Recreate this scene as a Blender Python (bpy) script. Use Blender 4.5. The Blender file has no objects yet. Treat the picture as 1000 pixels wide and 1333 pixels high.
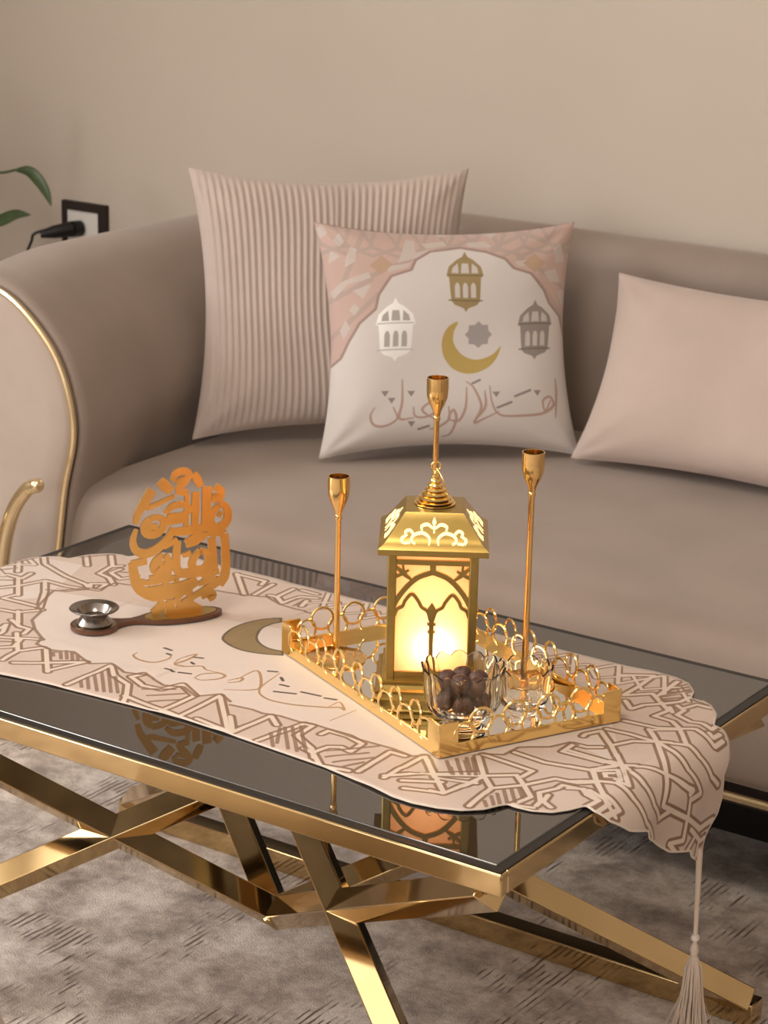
import bpy, bmesh, math, random, json
import numpy as np
from mathutils import Vector, Matrix, noise

scn = bpy.context.scene
COL = scn.collection
random.seed(7)

# ------------------------------------------------------------------ camera
cam_d = bpy.data.cameras.new('camera')
cam = bpy.data.objects.new('camera', cam_d)
COL.objects.link(cam)
cam_d.sensor_fit = 'VERTICAL'
cam_d.sensor_height = 36.0
cam_d.lens = 2991.58 / 1333 * 36.0
CR, CU, CF = Vector((.823958, .566225, .021960)), Vector((-.182132, .227938, .956490)), Vector((-.536583, .792107, -.290938))
CP = Vector((1.040803, -1.754754, 1.436383))
cam.matrix_world = Matrix(((CR.x, CU.x, -CF.x, CP.x), (CR.y, CU.y, -CF.y, CP.y), (CR.z, CU.z, -CF.z, CP.z), (0, 0, 0, 1)))
cam_d.clip_start = .05
cam_d.dof.use_dof = True
cam_d.dof.focus_distance = 2.55
cam_d.dof.aperture_fstop = 14.0
scn.camera = cam

# ------------------------------------------------------------------ light and exposure
scn.view_settings.view_transform = 'Standard'
scn.view_settings.look = 'None'
scn.view_settings.gamma = 1.0
scn.view_settings.use_curve_mapping = False
scn.view_settings.exposure = 0.22

world = bpy.data.worlds.new('sky')
scn.world = world
world.use_nodes = True
wn = world.node_tree.nodes
wn['Background'].inputs[0].default_value = (.75, .88, 1.0, 1)
wn['Background'].inputs[1].default_value = .8


def area(name, loc, rot, sx, sy, power, color):
    d = bpy.data.lights.new(name, 'AREA')
    d.shape = 'RECTANGLE'
    d.size, d.size_y, d.energy, d.color = sx, sy, power, color
    o = bpy.data.objects.new(name, d)
    o.location, o.rotation_euler = loc, rot
    COL.objects.link(o)
    return o


# daylight coming through the window in the left wall, plus added fills from front and ceiling
area('daylight_side_window', (-2.90, -1.45, 1.85), (0, math.radians(-90), 0), 1.35, 2.5, 88, (1.0, .965, .93))
area('front_fill', (0.0, -3.05, 1.5), (math.radians(90), 0, 0), 2.4, 1.6, 24, (1.0, .94, .88))
area('ceiling_fill', (-.3, -.5, 2.58), (0, 0, 0), .6, .6, 16, (1.0, .86, .70))

# ------------------------------------------------------------------ materials
def mat(name, base, rough=.6, metal=0.0, **k):
    m = bpy.data.materials.new(name)
    m.use_nodes = True
    b = m.node_tree.nodes['Principled BSDF']
    b.inputs['Base Color'].default_value = (*base, 1)
    b.inputs['Roughness'].default_value = rough
    b.inputs['Metallic'].default_value = metal
    for kk, v in k.items():
        b.inputs[kk.replace('_', ' ')].default_value = v
    return m


def nd(m, t, **k):
    n = m.node_tree.nodes.new(t)
    for a, v in k.items():
        setattr(n, a, v)
    return n


def lk(m, a, b):
    m.node_tree.links.new(a, b)


def bsdf(m):
    return m.node_tree.nodes['Principled BSDF']


def noise_tint(m, scale, lo, hi, detail=4, stretch=(1, 1, 1), bump=0.0, bscale=None, bdist=.002):
    """base colour varied between two tones by noise, plus fine bump"""
    tc = nd(m, 'ShaderNodeTexCoord')
    mp = nd(m, 'ShaderNodeMapping')
    mp.inputs['Scale'].default_value = stretch
    lk(m, tc.outputs['Object'], mp.inputs[0])
    n = nd(m, 'ShaderNodeTexNoise')
    n.inputs['Scale'].default_value = scale
    n.inputs['Detail'].default_value = detail
    lk(m, mp.outputs[0], n.inputs['Vector'])
    r = nd(m, 'ShaderNodeValToRGB')
    r.color_ramp.elements[0].position, r.color_ramp.elements[1].position = .32, .68
    r.color_ramp.elements[0].color, r.color_ramp.elements[1].color = (*lo, 1), (*hi, 1)
    lk(m, n.outputs[0], r.inputs[0])
    lk(m, r.outputs[0], bsdf(m).inputs['Base Color'])
    if bump:
        n2 = nd(m, 'ShaderNodeTexNoise')
        n2.inputs['Scale'].default_value = bscale or scale * 8
        n2.inputs['Detail'].default_value = 3
        lk(m, mp.outputs[0], n2.inputs['Vector'])
        bp = nd(m, 'ShaderNodeBump')
        bp.inputs['Strength'].default_value = bump
        bp.inputs['Distance'].default_value = bdist
        lk(m, n2.outputs[0], bp.inputs['Height'])
        lk(m, bp.outputs[0], bsdf(m).inputs['Normal'])
    return m


M = {}
M['wall'] = noise_tint(mat('wall_paint', (.6, .5, .42), .8), 1.5, (.57, .495, .42), (.61, .53, .455), bump=.05, bscale=120)
M['ceiling'] = mat('ceiling_paint', (.78, .74, .68), .9)
M['white'] = mat('white_plastic', (.8, .78, .75), .35)
M['dark_plastic'] = mat('dark_brown_plastic', (.016, .007, .006), .6)
M['black'] = mat('black_rubber', (.008, .007, .007), .45)
M['floor'] = noise_tint(mat('floor_stone', (.3, .25, .2), .35), 3, (.26, .22, .18), (.34, .29, .24))
M['velvet'] = noise_tint(mat('taupe_velvet', (.34, .26, .21), .85, Sheen_Weight=.35, Sheen_Roughness=.4, Sheen_Tint=(1, .93, .88, 1)), 5, (.285, .222, .185), (.335, .264, .222), bump=.25, bscale=420, bdist=.001)
M['velvet_light'] = noise_tint(mat('pale_velvet', (.46, .38, .32), .85, Sheen_Weight=.3, Sheen_Roughness=.4), 5, (.41, .33, .28), (.48, .40, .345), bump=.2, bscale=420, bdist=.001)
M['cushion_rib'] = noise_tint(mat('ribbed_pink_fabric', (.55, .44, .39), .8, Sheen_Weight=.25), 7, (.50, .405, .36), (.56, .46, .41), bump=.2, bscale=500, bdist=.0008)
M['cushion_plain'] = noise_tint(mat('plain_pink_fabric', (.55, .44, .38), .8, Sheen_Weight=.25), 6, (.50, .395, .345), (.56, .45, .395), bump=.3, bscale=260, bdist=.001)
M['gold'] = noise_tint(mat('polished_gold_steel', (.8, .57, .27), .065, 1.0), 9, (.58, .42, .21), (.68, .50, .26))
M['gold_bright'] = mat('bright_gold_metal', (.95, .68, .27), .17, 1.0)
M['gold_lantern'] = noise_tint(mat('painted_gold_lantern', (.55, .38, .11), .32, .88), 30, (.42, .285, .08), (.50, .35, .105))
M['gold_sofa'] = mat('champagne_gold_trim', (.86, .70, .44), .22, 1.0)
M['gold_copper'] = mat('copper_gold_candlestick', (.88, .60, .25), .16, 1.0)
M['gold_sign'] = noise_tint(mat('brushed_gold_sign', (.76, .46, .16), .30, .92), 12, (.72, .42, .13), (.80, .50, .19))
M['gold_dark'] = mat('dark_gold_edge', (.16, .075, .045), .35, .5)
M['antique'] = noise_tint(mat('antique_bronze', (.3, .22, .15), .28, 1.0), 25, (.22, .15, .10), (.45, .36, .27))
M['silver'] = mat('steel_bowl', (.30, .27, .25), .2, 1.0)
M['table_glass'] = mat('smoked_mirror_glass', (.022, .017, .014), .015, 0, IOR=2.5)
M['mirror'] = mat('tray_mirror', (.86, .84, .80), .02, 1.0)
M['chocolate'] = noise_tint(mat('chocolate', (.06, .03, .02), .5), 60, (.05, .022, .015), (.13, .06, .04), bump=.6, bscale=180, bdist=.002)
M['glass'] = mat('clear_cut_glass', (1, .97, .9), .02, 0, IOR=1.5, Transmission_Weight=1.0)
M['leaf'] = noise_tint(mat('plant_leaf', (.05, .09, .03), .4), 14, (.03, .055, .02), (.08, .12, .045))
M['stem'] = mat('plant_stem', (.05, .06, .025), .5)
M['pot'] = mat('grey_ceramic_pot', (.35, .33, .31), .4)
M['soil'] = noise_tint(mat('potting_soil', (.03, .02, .015), .95), 60, (.02, .013, .01), (.05, .035, .025))
M['pouf'] = noise_tint(mat('cream_pouf_fabric', (.6, .5, .4), .9), 8, (.56, .46, .37), (.62, .52, .42))
M['tassel'] = noise_tint(mat('cream_tassel_thread', (.62, .5, .4), .6), 60, (.55, .43, .34), (.68, .56, .46), stretch=(1, 1, .1))
M['pearl'] = mat('pearl_bead', (.75, .66, .58), .15)


def emit(name, c, s):
    m = mat(name, c, .5)
    b = bsdf(m)
    b.inputs['Emission Color'].default_value = (*c, 1)
    b.inputs['Emission Strength'].default_value = s
    return m


M['flame'] = emit('led_flame', (1.0, .80, .45), 30)
M['glow_scroll'] = emit('glowing_scroll', (1.0, .78, .36), 1.0)
M['fill_panel'] = emit('ceiling_fill_diffuser', (1.0, .86, .7), 3)

# frosted lantern pane: lets the candle light through
m = bpy.data.materials.new('frosted_lantern_pane')
m.use_nodes = True
nt = m.node_tree
nt.nodes.remove(nt.nodes['Principled BSDF'])
tr = nt.nodes.new('ShaderNodeBsdfTranslucent')
tr.inputs[0].default_value = (1.0, .80, .56, 1)
df = nt.nodes.new('ShaderNodeBsdfDiffuse')
df.inputs[0].default_value = (.70, .52, .33, 1)
mx = nt.nodes.new('ShaderNodeMixShader')
mx.inputs[0].default_value = .25
nt.links.new(tr.outputs[0], mx.inputs[1])
nt.links.new(df.outputs[0], mx.inputs[2])
nt.links.new(mx.outputs[0], nt.nodes['Material Output'].inputs[0])
M['pane'] = m

# rug: mottled grey-brown with broken hatch lines running along y
m = mat('mottled_rug', (.4, .33, .29), .95)
tc = nd(m, 'ShaderNodeTexCoord')
n1 = nd(m, 'ShaderNodeTexNoise'); n1.inputs['Scale'].default_value = 10; n1.inputs['Detail'].default_value = 8; n1.inputs['Roughness'].default_value = .74
n1.inputs['Distortion'].default_value = .05
lk(m, tc.outputs['Object'], n1.inputs['Vector'])
r1 = nd(m, 'ShaderNodeValToRGB')
e = r1.color_ramp.elements
e[0].position, e[0].color = .36, (.33, .27, .235, 1)
e[1].position, e[1].color = .63, (.90, .81, .74, 1)
x_ = e.new(.47); x_.color = (.56, .475, .42, 1)
x_ = e.new(.54); x_.color = (.72, .63, .565, 1)
lk(m, n1.outputs[0], r1.inputs[0])
wv = nd(m, 'ShaderNodeTexWave'); wv.bands_direction = 'X'
wv.inputs['Scale'].default_value = 34; wv.inputs['Distortion'].default_value = 2.6; wv.inputs['Detail'].default_value = 2; wv.inputs['Detail Scale'].default_value = 2
mp = nd(m, 'ShaderNodeMapping'); mp.inputs['Scale'].default_value = (1, .26, 1)
lk(m, tc.outputs['Object'], mp.inputs[0]); lk(m, mp.outputs[0], wv.inputs['Vector'])
n2 = nd(m, 'ShaderNodeTexNoise'); n2.inputs['Scale'].default_value = 6; n2.inputs['Detail'].default_value = 3
lk(m, tc.outputs['Object'], n2.inputs['Vector'])
n3 = nd(m, 'ShaderNodeTexNoise'); n3.inputs['Scale'].default_value = 30; n3.inputs['Detail'].default_value = 2
mp3 = nd(m, 'ShaderNodeMapping'); mp3.inputs['Scale'].default_value = (1.5, .5, 1)
lk(m, tc.outputs['Object'], mp3.inputs[0]); lk(m, mp3.outputs[0], n3.inputs['Vector'])
rm = nd(m, 'ShaderNodeValToRGB'); rm.color_ramp.elements[0].position = .52; rm.color_ramp.elements[1].position = .58
lk(m, n2.outputs[0], rm.inputs[0])
rw = nd(m, 'ShaderNodeValToRGB'); rw.color_ramp.elements[0].position = .64; rw.color_ramp.elements[1].position = .86
lk(m, wv.outputs[0], rw.inputs[0])
r3 = nd(m, 'ShaderNodeValToRGB'); r3.color_ramp.elements[0].position = .47; r3.color_ramp.elements[1].position = .54
lk(m, n3.outputs[0], r3.inputs[0])
mu = nd(m, 'ShaderNodeMath', operation='MULTIPLY'); lk(m, rm.outputs[0], mu.inputs[0]); lk(m, rw.outputs[0], mu.inputs[1])
mu2 = nd(m, 'ShaderNodeMath', operation='MULTIPLY'); lk(m, mu.outputs[0], mu2.inputs[0]); lk(m, r3.outputs[0], mu2.inputs[1])
mc = nd(m, 'ShaderNodeMix'); mc.data_type = 'RGBA'
lk(m, mu2.outputs[0], mc.inputs[0]); lk(m, r1.outputs[0], mc.inputs[6]); mc.inputs[7].default_value = (.22, .165, .14, 1)
lk(m, mc.outputs[2], bsdf(m).inputs['Base Color'])
n4 = nd(m, 'ShaderNodeTexNoise'); n4.inputs['Scale'].default_value = 420; n4.inputs['Detail'].default_value = 3
lk(m, tc.outputs['Object'], n4.inputs['Vector'])
sb = nd(m, 'ShaderNodeMath', operation='SUBTRACT'); lk(m, n4.outputs[0], sb.inputs[0]); lk(m, mu2.outputs[0], sb.inputs[1])
ad = nd(m, 'ShaderNodeMath', operation='MULTIPLY_ADD'); lk(m, n1.outputs[0], ad.inputs[0]); ad.inputs[1].default_value = .35; lk(m, sb.outputs[0], ad.inputs[2])
bp = nd(m, 'ShaderNodeBump'); bp.inputs['Strength'].default_value = .6; bp.inputs['Distance'].default_value = .004
lk(m, ad.outputs[0], bp.inputs['Height']); lk(m, bp.outputs[0], bsdf(m).inputs['Normal'])
M['rug'] = m


# ------------------------------------------------------------------ flat prints, drawn stroke by stroke into pixel arrays
class Canvas:
    def __init__(s, x0, x1, y0, y1, res):
        s.x0, s.y0, s.res = x0, y0, res
        s.w, s.h = int(round((x1 - x0) / res)), int(round((y1 - y0) / res))
        s.rgb = np.zeros((s.h, s.w, 3), np.float32)
        s.met = np.zeros((s.h, s.w), np.float32)

    def mask(s):
        return np.zeros((s.h, s.w), np.float32)

    def px(s, p):
        return ((p[0] - s.x0) / s.res - .5, (p[1] - s.y0) / s.res - .5)

    def stroke(s, msk, pts, width):
        """widths may taper: width is a number or a list along the points"""
        n = len(pts)
        ws = list(width) if isinstance(width, (list, tuple)) else [width] * n
        P = [s.px(p) for p in pts]
        for i in range(n - 1):
            (ax, ay), (bx, by) = P[i], P[i + 1]
            ra, rb = ws[i] / 2 / s.res, ws[i + 1] / 2 / s.res
            r = max(ra, rb) + 2
            i0, i1 = max(0, int(min(ax, bx) - r)), min(s.w, int(max(ax, bx) + r) + 1)
            j0, j1 = max(0, int(min(ay, by) - r)), min(s.h, int(max(ay, by) + r) + 1)
            if i0 >= i1 or j0 >= j1:
                continue
            yy, xx = np.mgrid[j0:j1, i0:i1]
            dx, dy = bx - ax, by - ay
            t = np.clip(((xx - ax) * dx + (yy - ay) * dy) / max(dx * dx + dy * dy, 1e-9), 0, 1)
            d = np.hypot(xx - ax - t * dx, yy - ay - t * dy)
            v = np.clip(ra + (rb - ra) * t - d + .5, 0, 1)
            np.maximum(msk[j0:j1, i0:i1], v, out=msk[j0:j1, i0:i1])

    def poly(s, msk, pts):
        P = np.array([s.px(p) for p in pts])
        i0, i1 = max(0, int(P[:, 0].min()) - 1), min(s.w, int(P[:, 0].max()) + 2)
        j0, j1 = max(0, int(P[:, 1].min()) - 1), min(s.h, int(P[:, 1].max()) + 2)
        yy, xx = np.mgrid[j0:j1, i0:i1]
        ins = np.zeros(xx.shape, bool)
        for k in range(len(P)):
            (ax, ay), (bx, by) = P[k], P[k - 1]
            if ay == by:
                continue
            c = ((ay > yy) != (by > yy)) & (xx < (bx - ax) * (yy - ay) / (by - ay) + ax)
            ins ^= c
        np.maximum(msk[j0:j1, i0:i1], ins.astype(np.float32), out=msk[j0:j1, i0:i1])

    def paint(s, msk, col, a=1.0, metal=None):
        k = (msk * a)[..., None]
        s.rgb = s.rgb * (1 - k) + np.array(col, np.float32) * k
        if metal is not None:
            s.met = s.met * (1 - msk) + metal * msk

    def image(s, name):
        im = bpy.data.images.new(name, s.w, s.h, alpha=True, float_buffer=True)
        im.colorspace_settings.name = 'Non-Color'
        a = np.dstack([s.rgb, np.ones_like(s.met)]).astype(np.float32)
        im.pixels.foreach_set(a.ravel())
        im.update()
        return im

    def metal_image(s, name):
        im = bpy.data.images.new(name, s.w, s.h, float_buffer=True)
        im.colorspace_settings.name = 'Non-Color'
        a = np.dstack([s.met] * 3 + [np.ones_like(s.met)]).astype(np.float32)
        im.pixels.foreach_set(a.ravel())
        im.update()
        return im


def smooth_pts(pts, sub=6, closed=False):
    """Catmull-Rom through the points (2-D or 3-D)"""
    n = len(pts)
    if n < 3:
        return [tuple(p) for p in pts]
    out = []
    rng = range(n if closed else n - 1)
    for i in rng:
        p1, p2 = np.array(pts[i], float), np.array(pts[(i + 1) % n], float)
        p0 = np.array(pts[i - 1], float) if (i > 0 or closed) else 2 * p1 - p2
        p3 = np.array(pts[(i + 2) % n], float) if (i + 2 < n or closed) else 2 * p2 - p1
        for k in range(sub):
            t = k / sub
            q = .5 * (2 * p1 + (p2 - p0) * t + (2 * p0 - 5 * p1 + 4 * p2 - p3) * t * t + (3 * p1 - p0 - 3 * p2 + p3) * t ** 3)
            out.append(tuple(q))
    if not closed:
        out.append(tuple(pts[-1]))
    return out


# ------------------------------------------------------------------ mesh helpers
class MB:
    def __init__(s):
        s.v, s.f = [], []

    def add(s, vs, fs):
        o = len(s.v)
        s.v += [tuple(v) for v in vs]
        s.f += [tuple(i + o for i in f) for f in fs]
        return s

    def box(s, lo, hi, mw=None):
        vs = [Vector((x, y, z)) for z in (lo[2], hi[2]) for y in (lo[1], hi[1]) for x in (lo[0], hi[0])]
        if mw:
            vs = [mw @ v for v in vs]
        return s.add(vs, [(0, 2, 3, 1), (4, 5, 7, 6), (0, 1, 5, 4), (2, 6, 7, 3), (0, 4, 6, 2), (1, 3, 7, 5)])

    def beam(s, a, b, wx, wy, up=(0, 0, 1), roll=0.0):
        a, b = Vector(a), Vector(b)
        z = (b - a).normalized()
        x = Vector(up).cross(z)
        x = x.normalized() if x.length > 1e-5 else Vector((1, 0, 0))
        y = z.cross(x)
        x, y = x * math.cos(roll) + y * math.sin(roll), y * math.cos(roll) - x * math.sin(roll)
        vs = [p + x * (sx * wx / 2) + y * (sy * wy / 2) for p in (a, b) for sx, sy in ((-1, -1), (1, -1), (1, 1), (-1, 1))]
        return s.add(vs, [(3, 2, 1, 0), (4, 5, 6, 7), (0, 1, 5, 4), (1, 2, 6, 5), (2, 3, 7, 6), (3, 0, 4, 7)])

    def lathe(s, prof, n=32, c=(0, 0, 0), cap=True, wob=None):
        vs, fs = [], []
        for k, (r, z) in enumerate(prof):
            for i in range(n):
                a = 2 * math.pi * i / n
                rr, zz = (r, z) if wob is None else wob(k, a, r, z)
                vs.append((c[0] + rr * math.cos(a), c[1] + rr * math.sin(a), c[2] + zz))
        for k in range(len(prof) - 1):
            for i in range(n):
                j = (i + 1) % n
                fs.append((k * n + i, k * n + j, (k + 1) * n + j, (k + 1) * n + i))
        if cap:
            fs.append(tuple(range(n))[::-1])
            fs.append(tuple((len(prof) - 1) * n + i for i in range(n)))
        return s.add(vs, fs)

    def tube(s, path, r, n=10, caps=True, closed=False):
        P = [Vector(p) for p in path]
        R = r if isinstance(r, (list, tuple)) else [r] * len(P)
        m_ = len(P)
        T = []
        for i in range(m_):
            a = P[i - 1] if (i > 0 or closed) else P[i]
            b = P[(i + 1) % m_] if (i < m_ - 1 or closed) else P[i]
            T.append((b - a).normalized())
        ref = Vector((0, 0, 1)) if abs(T[0].z) < .9 else Vector((1, 0, 0))
        X = (ref - T[0] * ref.dot(T[0])).normalized()
        vs, fs = [], []
        for i in range(m_):
            X = (X - T[i] * X.dot(T[i])).normalized()
            Y = T[i].cross(X)
            for k in range(n):
                a = 2 * math.pi * k / n
                vs.append(P[i] + X * (R[i] * math.cos(a)) + Y * (R[i] * math.sin(a)))
        for i in range(m_ if closed else m_ - 1):
            i2 = (i + 1) % m_
            for k in range(n):
                k2 = (k + 1) % n
                fs.append((i * n + k, i * n + k2, i2 * n + k2, i2 * n + k))
        if caps and not closed:
            fs.append(tuple(range(n))[::-1])
            fs.append(tuple((m_ - 1) * n + k for k in range(n)))
        return s.add(vs, fs)

    def sphere(s, c, r, nu=16, nv=10, sc=(1, 1, 1)):
        prof = [(r * math.sin(math.pi * k / nv) * 1.0, -r * math.cos(math.pi * k / nv)) for k in range(1, nv)]
        vs, fs = [(0, 0, -r)], []
        for rr, z in prof:
            vs += [(rr * math.cos(2 * math.pi * i / nu), rr * math.sin(2 * math.pi * i / nu), z) for i in range(nu)]
        vs.append((0, 0, r))
        L = len(vs) - 1
        for i in range(nu):
            j = (i + 1) % nu
            fs.append((0, 1 + j, 1 + i))
            for k in range(nv - 2):
                a = 1 + k * nu
                fs.append((a + i, a + j, a + nu + j, a + nu + i))
            a = 1 + (nv - 2) * nu
            fs.append((a + i, a + j, L))
        return s.add([(c[0] + v[0] * sc[0], c[1] + v[1] * sc[1], c[2] + v[2] * sc[2]) for v in vs], fs)

    def ribbon(s, pts, width, t0, t1, mp, smooth=5):
        """a flat stroke with thickness: pts 2-D, width number or list; mp(u, v, depth) -> point"""
        n = len(pts)
        ws = list(width) if isinstance(width, (list, tuple)) else [width] * n
        q = smooth_pts([(p[0], p[1], w) for p, w in zip(pts, ws)], smooth if n > 2 else 1)
        vs, fs = [], []
        k = len(q)
        for i in range(k):
            a = q[max(i - 1, 0)]
            b = q[min(i + 1, k - 1)]
            dx, dy = b[0] - a[0], b[1] - a[1]
            l = math.hypot(dx, dy) or 1e-9
            nx, ny = -dy / l, dx / l
            h = q[i][2] / 2
            L_, R_ = (q[i][0] + nx * h, q[i][1] + ny * h), (q[i][0] - nx * h, q[i][1] - ny * h)
            vs += [mp(*L_, t0), mp(*R_, t0), mp(*R_, t1), mp(*L_, t1)]
        for i in range(k - 1):
            o, p = 4 * i, 4 * i + 4
            for c in range(4):
                d = (c + 1) % 4
                fs.append((o + c, o + d, p + d, p + c))
        fs.append((3, 2, 1, 0))
        fs.append(tuple(4 * (k - 1) + c for c in range(4)))
        return s.add(vs, fs)

    def build(s, name, material, parent=None, angle=35, flat=False, bevel=0):
        me = bpy.data.meshes.new(name)
        me.from_pydata(s.v, [], s.f)
        me.update()
        bm = bmesh.new()
        bm.from_mesh(me)
        bmesh.ops.recalc_face_normals(bm, faces=bm.faces)
        bm.to_mesh(me)
        bm.free()
        if not flat:
            me.polygons.foreach_set('use_smooth', [True] * len(me.polygons))
            me.set_sharp_from_angle(angle=math.radians(angle))
        me.materials.append(material)
        o = bpy.data.objects.new(name, me)
        COL.objects.link(o)
        if parent is not None:
            o.parent = parent
        if bevel:
            b = o.modifiers.new('bevel', 'BEVEL')
            b.width, b.segments, b.limit_method, b.angle_limit = bevel, 2, 'ANGLE', math.radians(40)
            b.harden_normals = False
        return o


def tag(o, label=None, cat=None, group=None, kind=None):
    if label: o['label'] = label
    if cat: o['category'] = cat
    if group: o['group'] = group
    if kind: o['kind'] = kind
    return o


def thing(name, label, cat, loc=(0, 0, 0), rz=0.0, group=None):
    o = bpy.data.objects.new(name, None)
    o.empty_display_size = .05
    COL.objects.link(o)
    o.location = loc
    o.rotation_euler = (0, 0, rz)
    return tag(o, label, cat, group)


def struct(name, mb, material, **k):
    return tag(mb.build(name, material, **k), kind='structure')


def copy_part(o, parent):
    c = o.copy()
    COL.objects.link(c)
    c.parent = parent
    return c


# ================================================================== the room
X0, X1, Y0, Y1, ZC = -2.8, 2.6, -3.0, 1.87, 2.62
struct('floor', MB().box((X0, Y0, -.06), (X1, Y1, -.014)), M['floor'], flat=True)
struct('ceiling', MB().box((X0 - .1, Y0 - .1, ZC), (X1 + .1, Y1 + .1, ZC + .1)), M['ceiling'], flat=True)
struct('wall_back', MB().box((X0 - .1, Y1, -.06), (X1 + .1, Y1 + .1, ZC)), M['wall'], flat=True)
struct('wall_right', MB().box((X1, Y0, -.06), (X1 + .1, Y1, ZC)), M['wall'], flat=True)
DY0, DY1 = -2.72, -.18
w = MB().box((X0 - .1, Y0, -.06), (X0, DY0, ZC)).box((X0 - .1, DY1, -.06), (X0, Y1, ZC)).box((X0 - .1, DY0, 2.52), (X0, DY1, ZC)).box((X0 - .1, DY0, -.06), (X0, DY1, 1.15))
struct('wall_left', w, M['wall'], flat=True)
w = MB().box((X0, Y0 - .1, -.06), (-1.2, Y0, ZC)).box((1.2, Y0 - .1, -.06), (X1, Y0, ZC)).box((-1.2, Y0 - .1, 2.3), (1.2, Y0, ZC)).box((-1.2, Y0 - .1, -.06), (1.2, Y0, .7))
struct('wall_front', w, M['wall'], flat=True)
f = MB()
for y in (DY0, -1.475, DY1 - .05):
    f.box((X0 - .08, y, 1.15), (X0 - .02, y + .05, 2.52))
for z in (1.15, 2.47):
    f.box((X0 - .075, DY0, z), (X0 - .025, DY1, z + .05))
struct('window_2', f, M['white'], flat=True)
f = MB()
for x in (-1.2, -.025, 1.15):
    f.box((x, Y0 - .08, .7), (x + .05, Y0 - .02, 2.3))
for z in (.7, 2.25):
    f.box((-1.2, Y0 - .075, z), (1.2, Y0 - .025, z + .05))
struct('added_window', f, M['white'], flat=True)  # unseen window behind the viewer, added with the front fill light
struct('baseboard_back', MB().box((X0, Y1 - .015, -.014), (X1, Y1, .07)), M['white'], flat=True)

fill_panel = thing('ceiling_fill_panel', 'square ceiling panel added as fill light in front of the sofa', 'fill_panel', (-.3, -.5, ZC))  # unseen panel added to carry the overhead fill
MB().box((-.34, -.34, -.03), (.34, .34, 0)).build('frame', M['white'], fill_panel, flat=True)

# ------------------------------------------------------------------ rug
g = MB()
NX, NY = 2, 2
g.box((-1.75, -1.6, -.014), (1.7, 1.35, 0))
rug = g.build('rug', M['rug'], flat=True, bevel=.004)
tag(rug, 'mottled grey brown rug with broken hatch lines under the coffee table', 'rug')

# ------------------------------------------------------------------ coffee table
L, W, H = 1.0309, .65, .45
tbl = thing('coffee_table', 'gold steel coffee table with smoked mirror glass top', 'table', (-L / 2, W / 2, 0))


def tb(mb, name, mt, **k):
    mb.v = [(x + L / 2, y - W / 2, z) for x, y, z in mb.v]
    return mb.build(name, mt, tbl, **k)


fw_, fh = .013, .0245
for a, b in (((-L, 0, H - fh), (0, fw_, H)), ((-L, W - fw_, H - fh), (0, W, H)), ((-L, fw_, H - fh), (-L + fw_, W - fw_, H)), ((-fw_, fw_, H - fh), (0, W - fw_, H))):
    tb(MB().box(a, b), 'top_rail', M['gold'], bevel=.0018)
# black seal between the steel lip and the glass
sl = MB()
i0, i1 = .0032, .0138
for a, b in (((-L + i0, i0, H), (-i0, i1, H + .0012)), ((-L + i0, W - i1, H), (-i0, W - i0, H + .0012)), ((-L + i0, i1, H), (-L + i1, W - i1, H + .0012)), ((-i1, i1, H), (-i0, W - i1, H + .0012))):
    sl.box(a, b)
tb(sl, 'seal', M['black'], flat=True)
tb(MB().box((-L + .0140, .0140, H - .008), (-.0140, W - .0140, H + .0022)), 'glass_top', M['table_glass'], bevel=.0012)
# each corner sends one bar down to the low hub and receives one bar that rises from the floor to the high hub
cx, cy = -L / 2, W / 2
hub_lo, hub_hi = Vector((cx, cy, .122)), Vector((cx, cy, .325))
BW = .031
for sx, sy in ((-1, -1), (1, -1), (-1, 1), (1, 1)):
    tx, ty = cx + sx * (L / 2 - .014), cy + sy * (W / 2 - .014)
    top = Vector((tx - sx * .010, ty - sy * .010, H - fh - .008))
    tb(MB().beam(top, hub_lo + (top - hub_lo).normalized() * -.012, BW, BW, roll=math.radians(50 if sx == sy else 40)), 'cross_bar', M['gold'], bevel=.0015)
    ft = Vector((tx, ty, .027))
    tb(MB().beam(ft, hub_hi + (ft - hub_hi).normalized() * -.012, BW, BW, roll=math.radians(40 if sx == sy else 50)), 'leg_bar', M['gold'], bevel=.0015)
for sy in (-1, 1):
    y = cy + sy * (W / 2 - .014)
    tb(MB().box((-L + .0, y - BW / 2, 0.0005), (0.0, y + BW / 2, BW)), 'floor_bar', M['gold'], bevel=.0015)

# ------------------------------------------------------------------ sofa
sofa = thing('sofa', 'taupe velvet sofa with rolled arms and gold piping against the wall', 'sofa', (-.2, 1.3, 0))


def sf(mb, name, mt, **k):
    mb.v = [(x + .2, y - 1.3, z) for x, y, z in mb.v]
    par = k.pop('part_of', sofa)
    return mb.build(name, mt, par, **k)


SX0, SX1 = -1.345, 1.0
# seat: rounded front edge, slightly crowned
prof = [(.885, .195), (.868, .21), (.862, .25), (.862, .33), (.868, .368), (.885, .392), (.92, .402), (1.0, .403), (1.2, .404), (1.45, .403), (1.68, .400), (1.70, .20)]
prof = smooth_pts(prof, 4)
g = MB()
n = 60
for i in range(n + 1):
    x = SX0 - .01 + (SX1 - SX0 + .02) * i / n
    e_ = min(i, n - i) / 3
    dn = .006 * max(0, 1 - e_)
    g.v += [(x, y + (dn if y < 1 else 0), z - (dn if z > .3 else 0)) for y, z in prof]
m_ = len(prof)
for i in range(n):
    for k in range(m_ - 1):
        g.f.append((i * m_ + k, i * m_ + k + 1, (i + 1) * m_ + k + 1, (i + 1) * m_ + k))
    g.f.append((i * m_ + m_ - 1, i * m_, (i + 1) * m_, (i + 1) * m_ + m_ - 1))
g.f.append(tuple(range(m_)))
g.f.append(tuple(n * m_ + k for k in range(m_))[::-1])
sf(g, 'seat', M['velvet'], angle=60)
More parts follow.
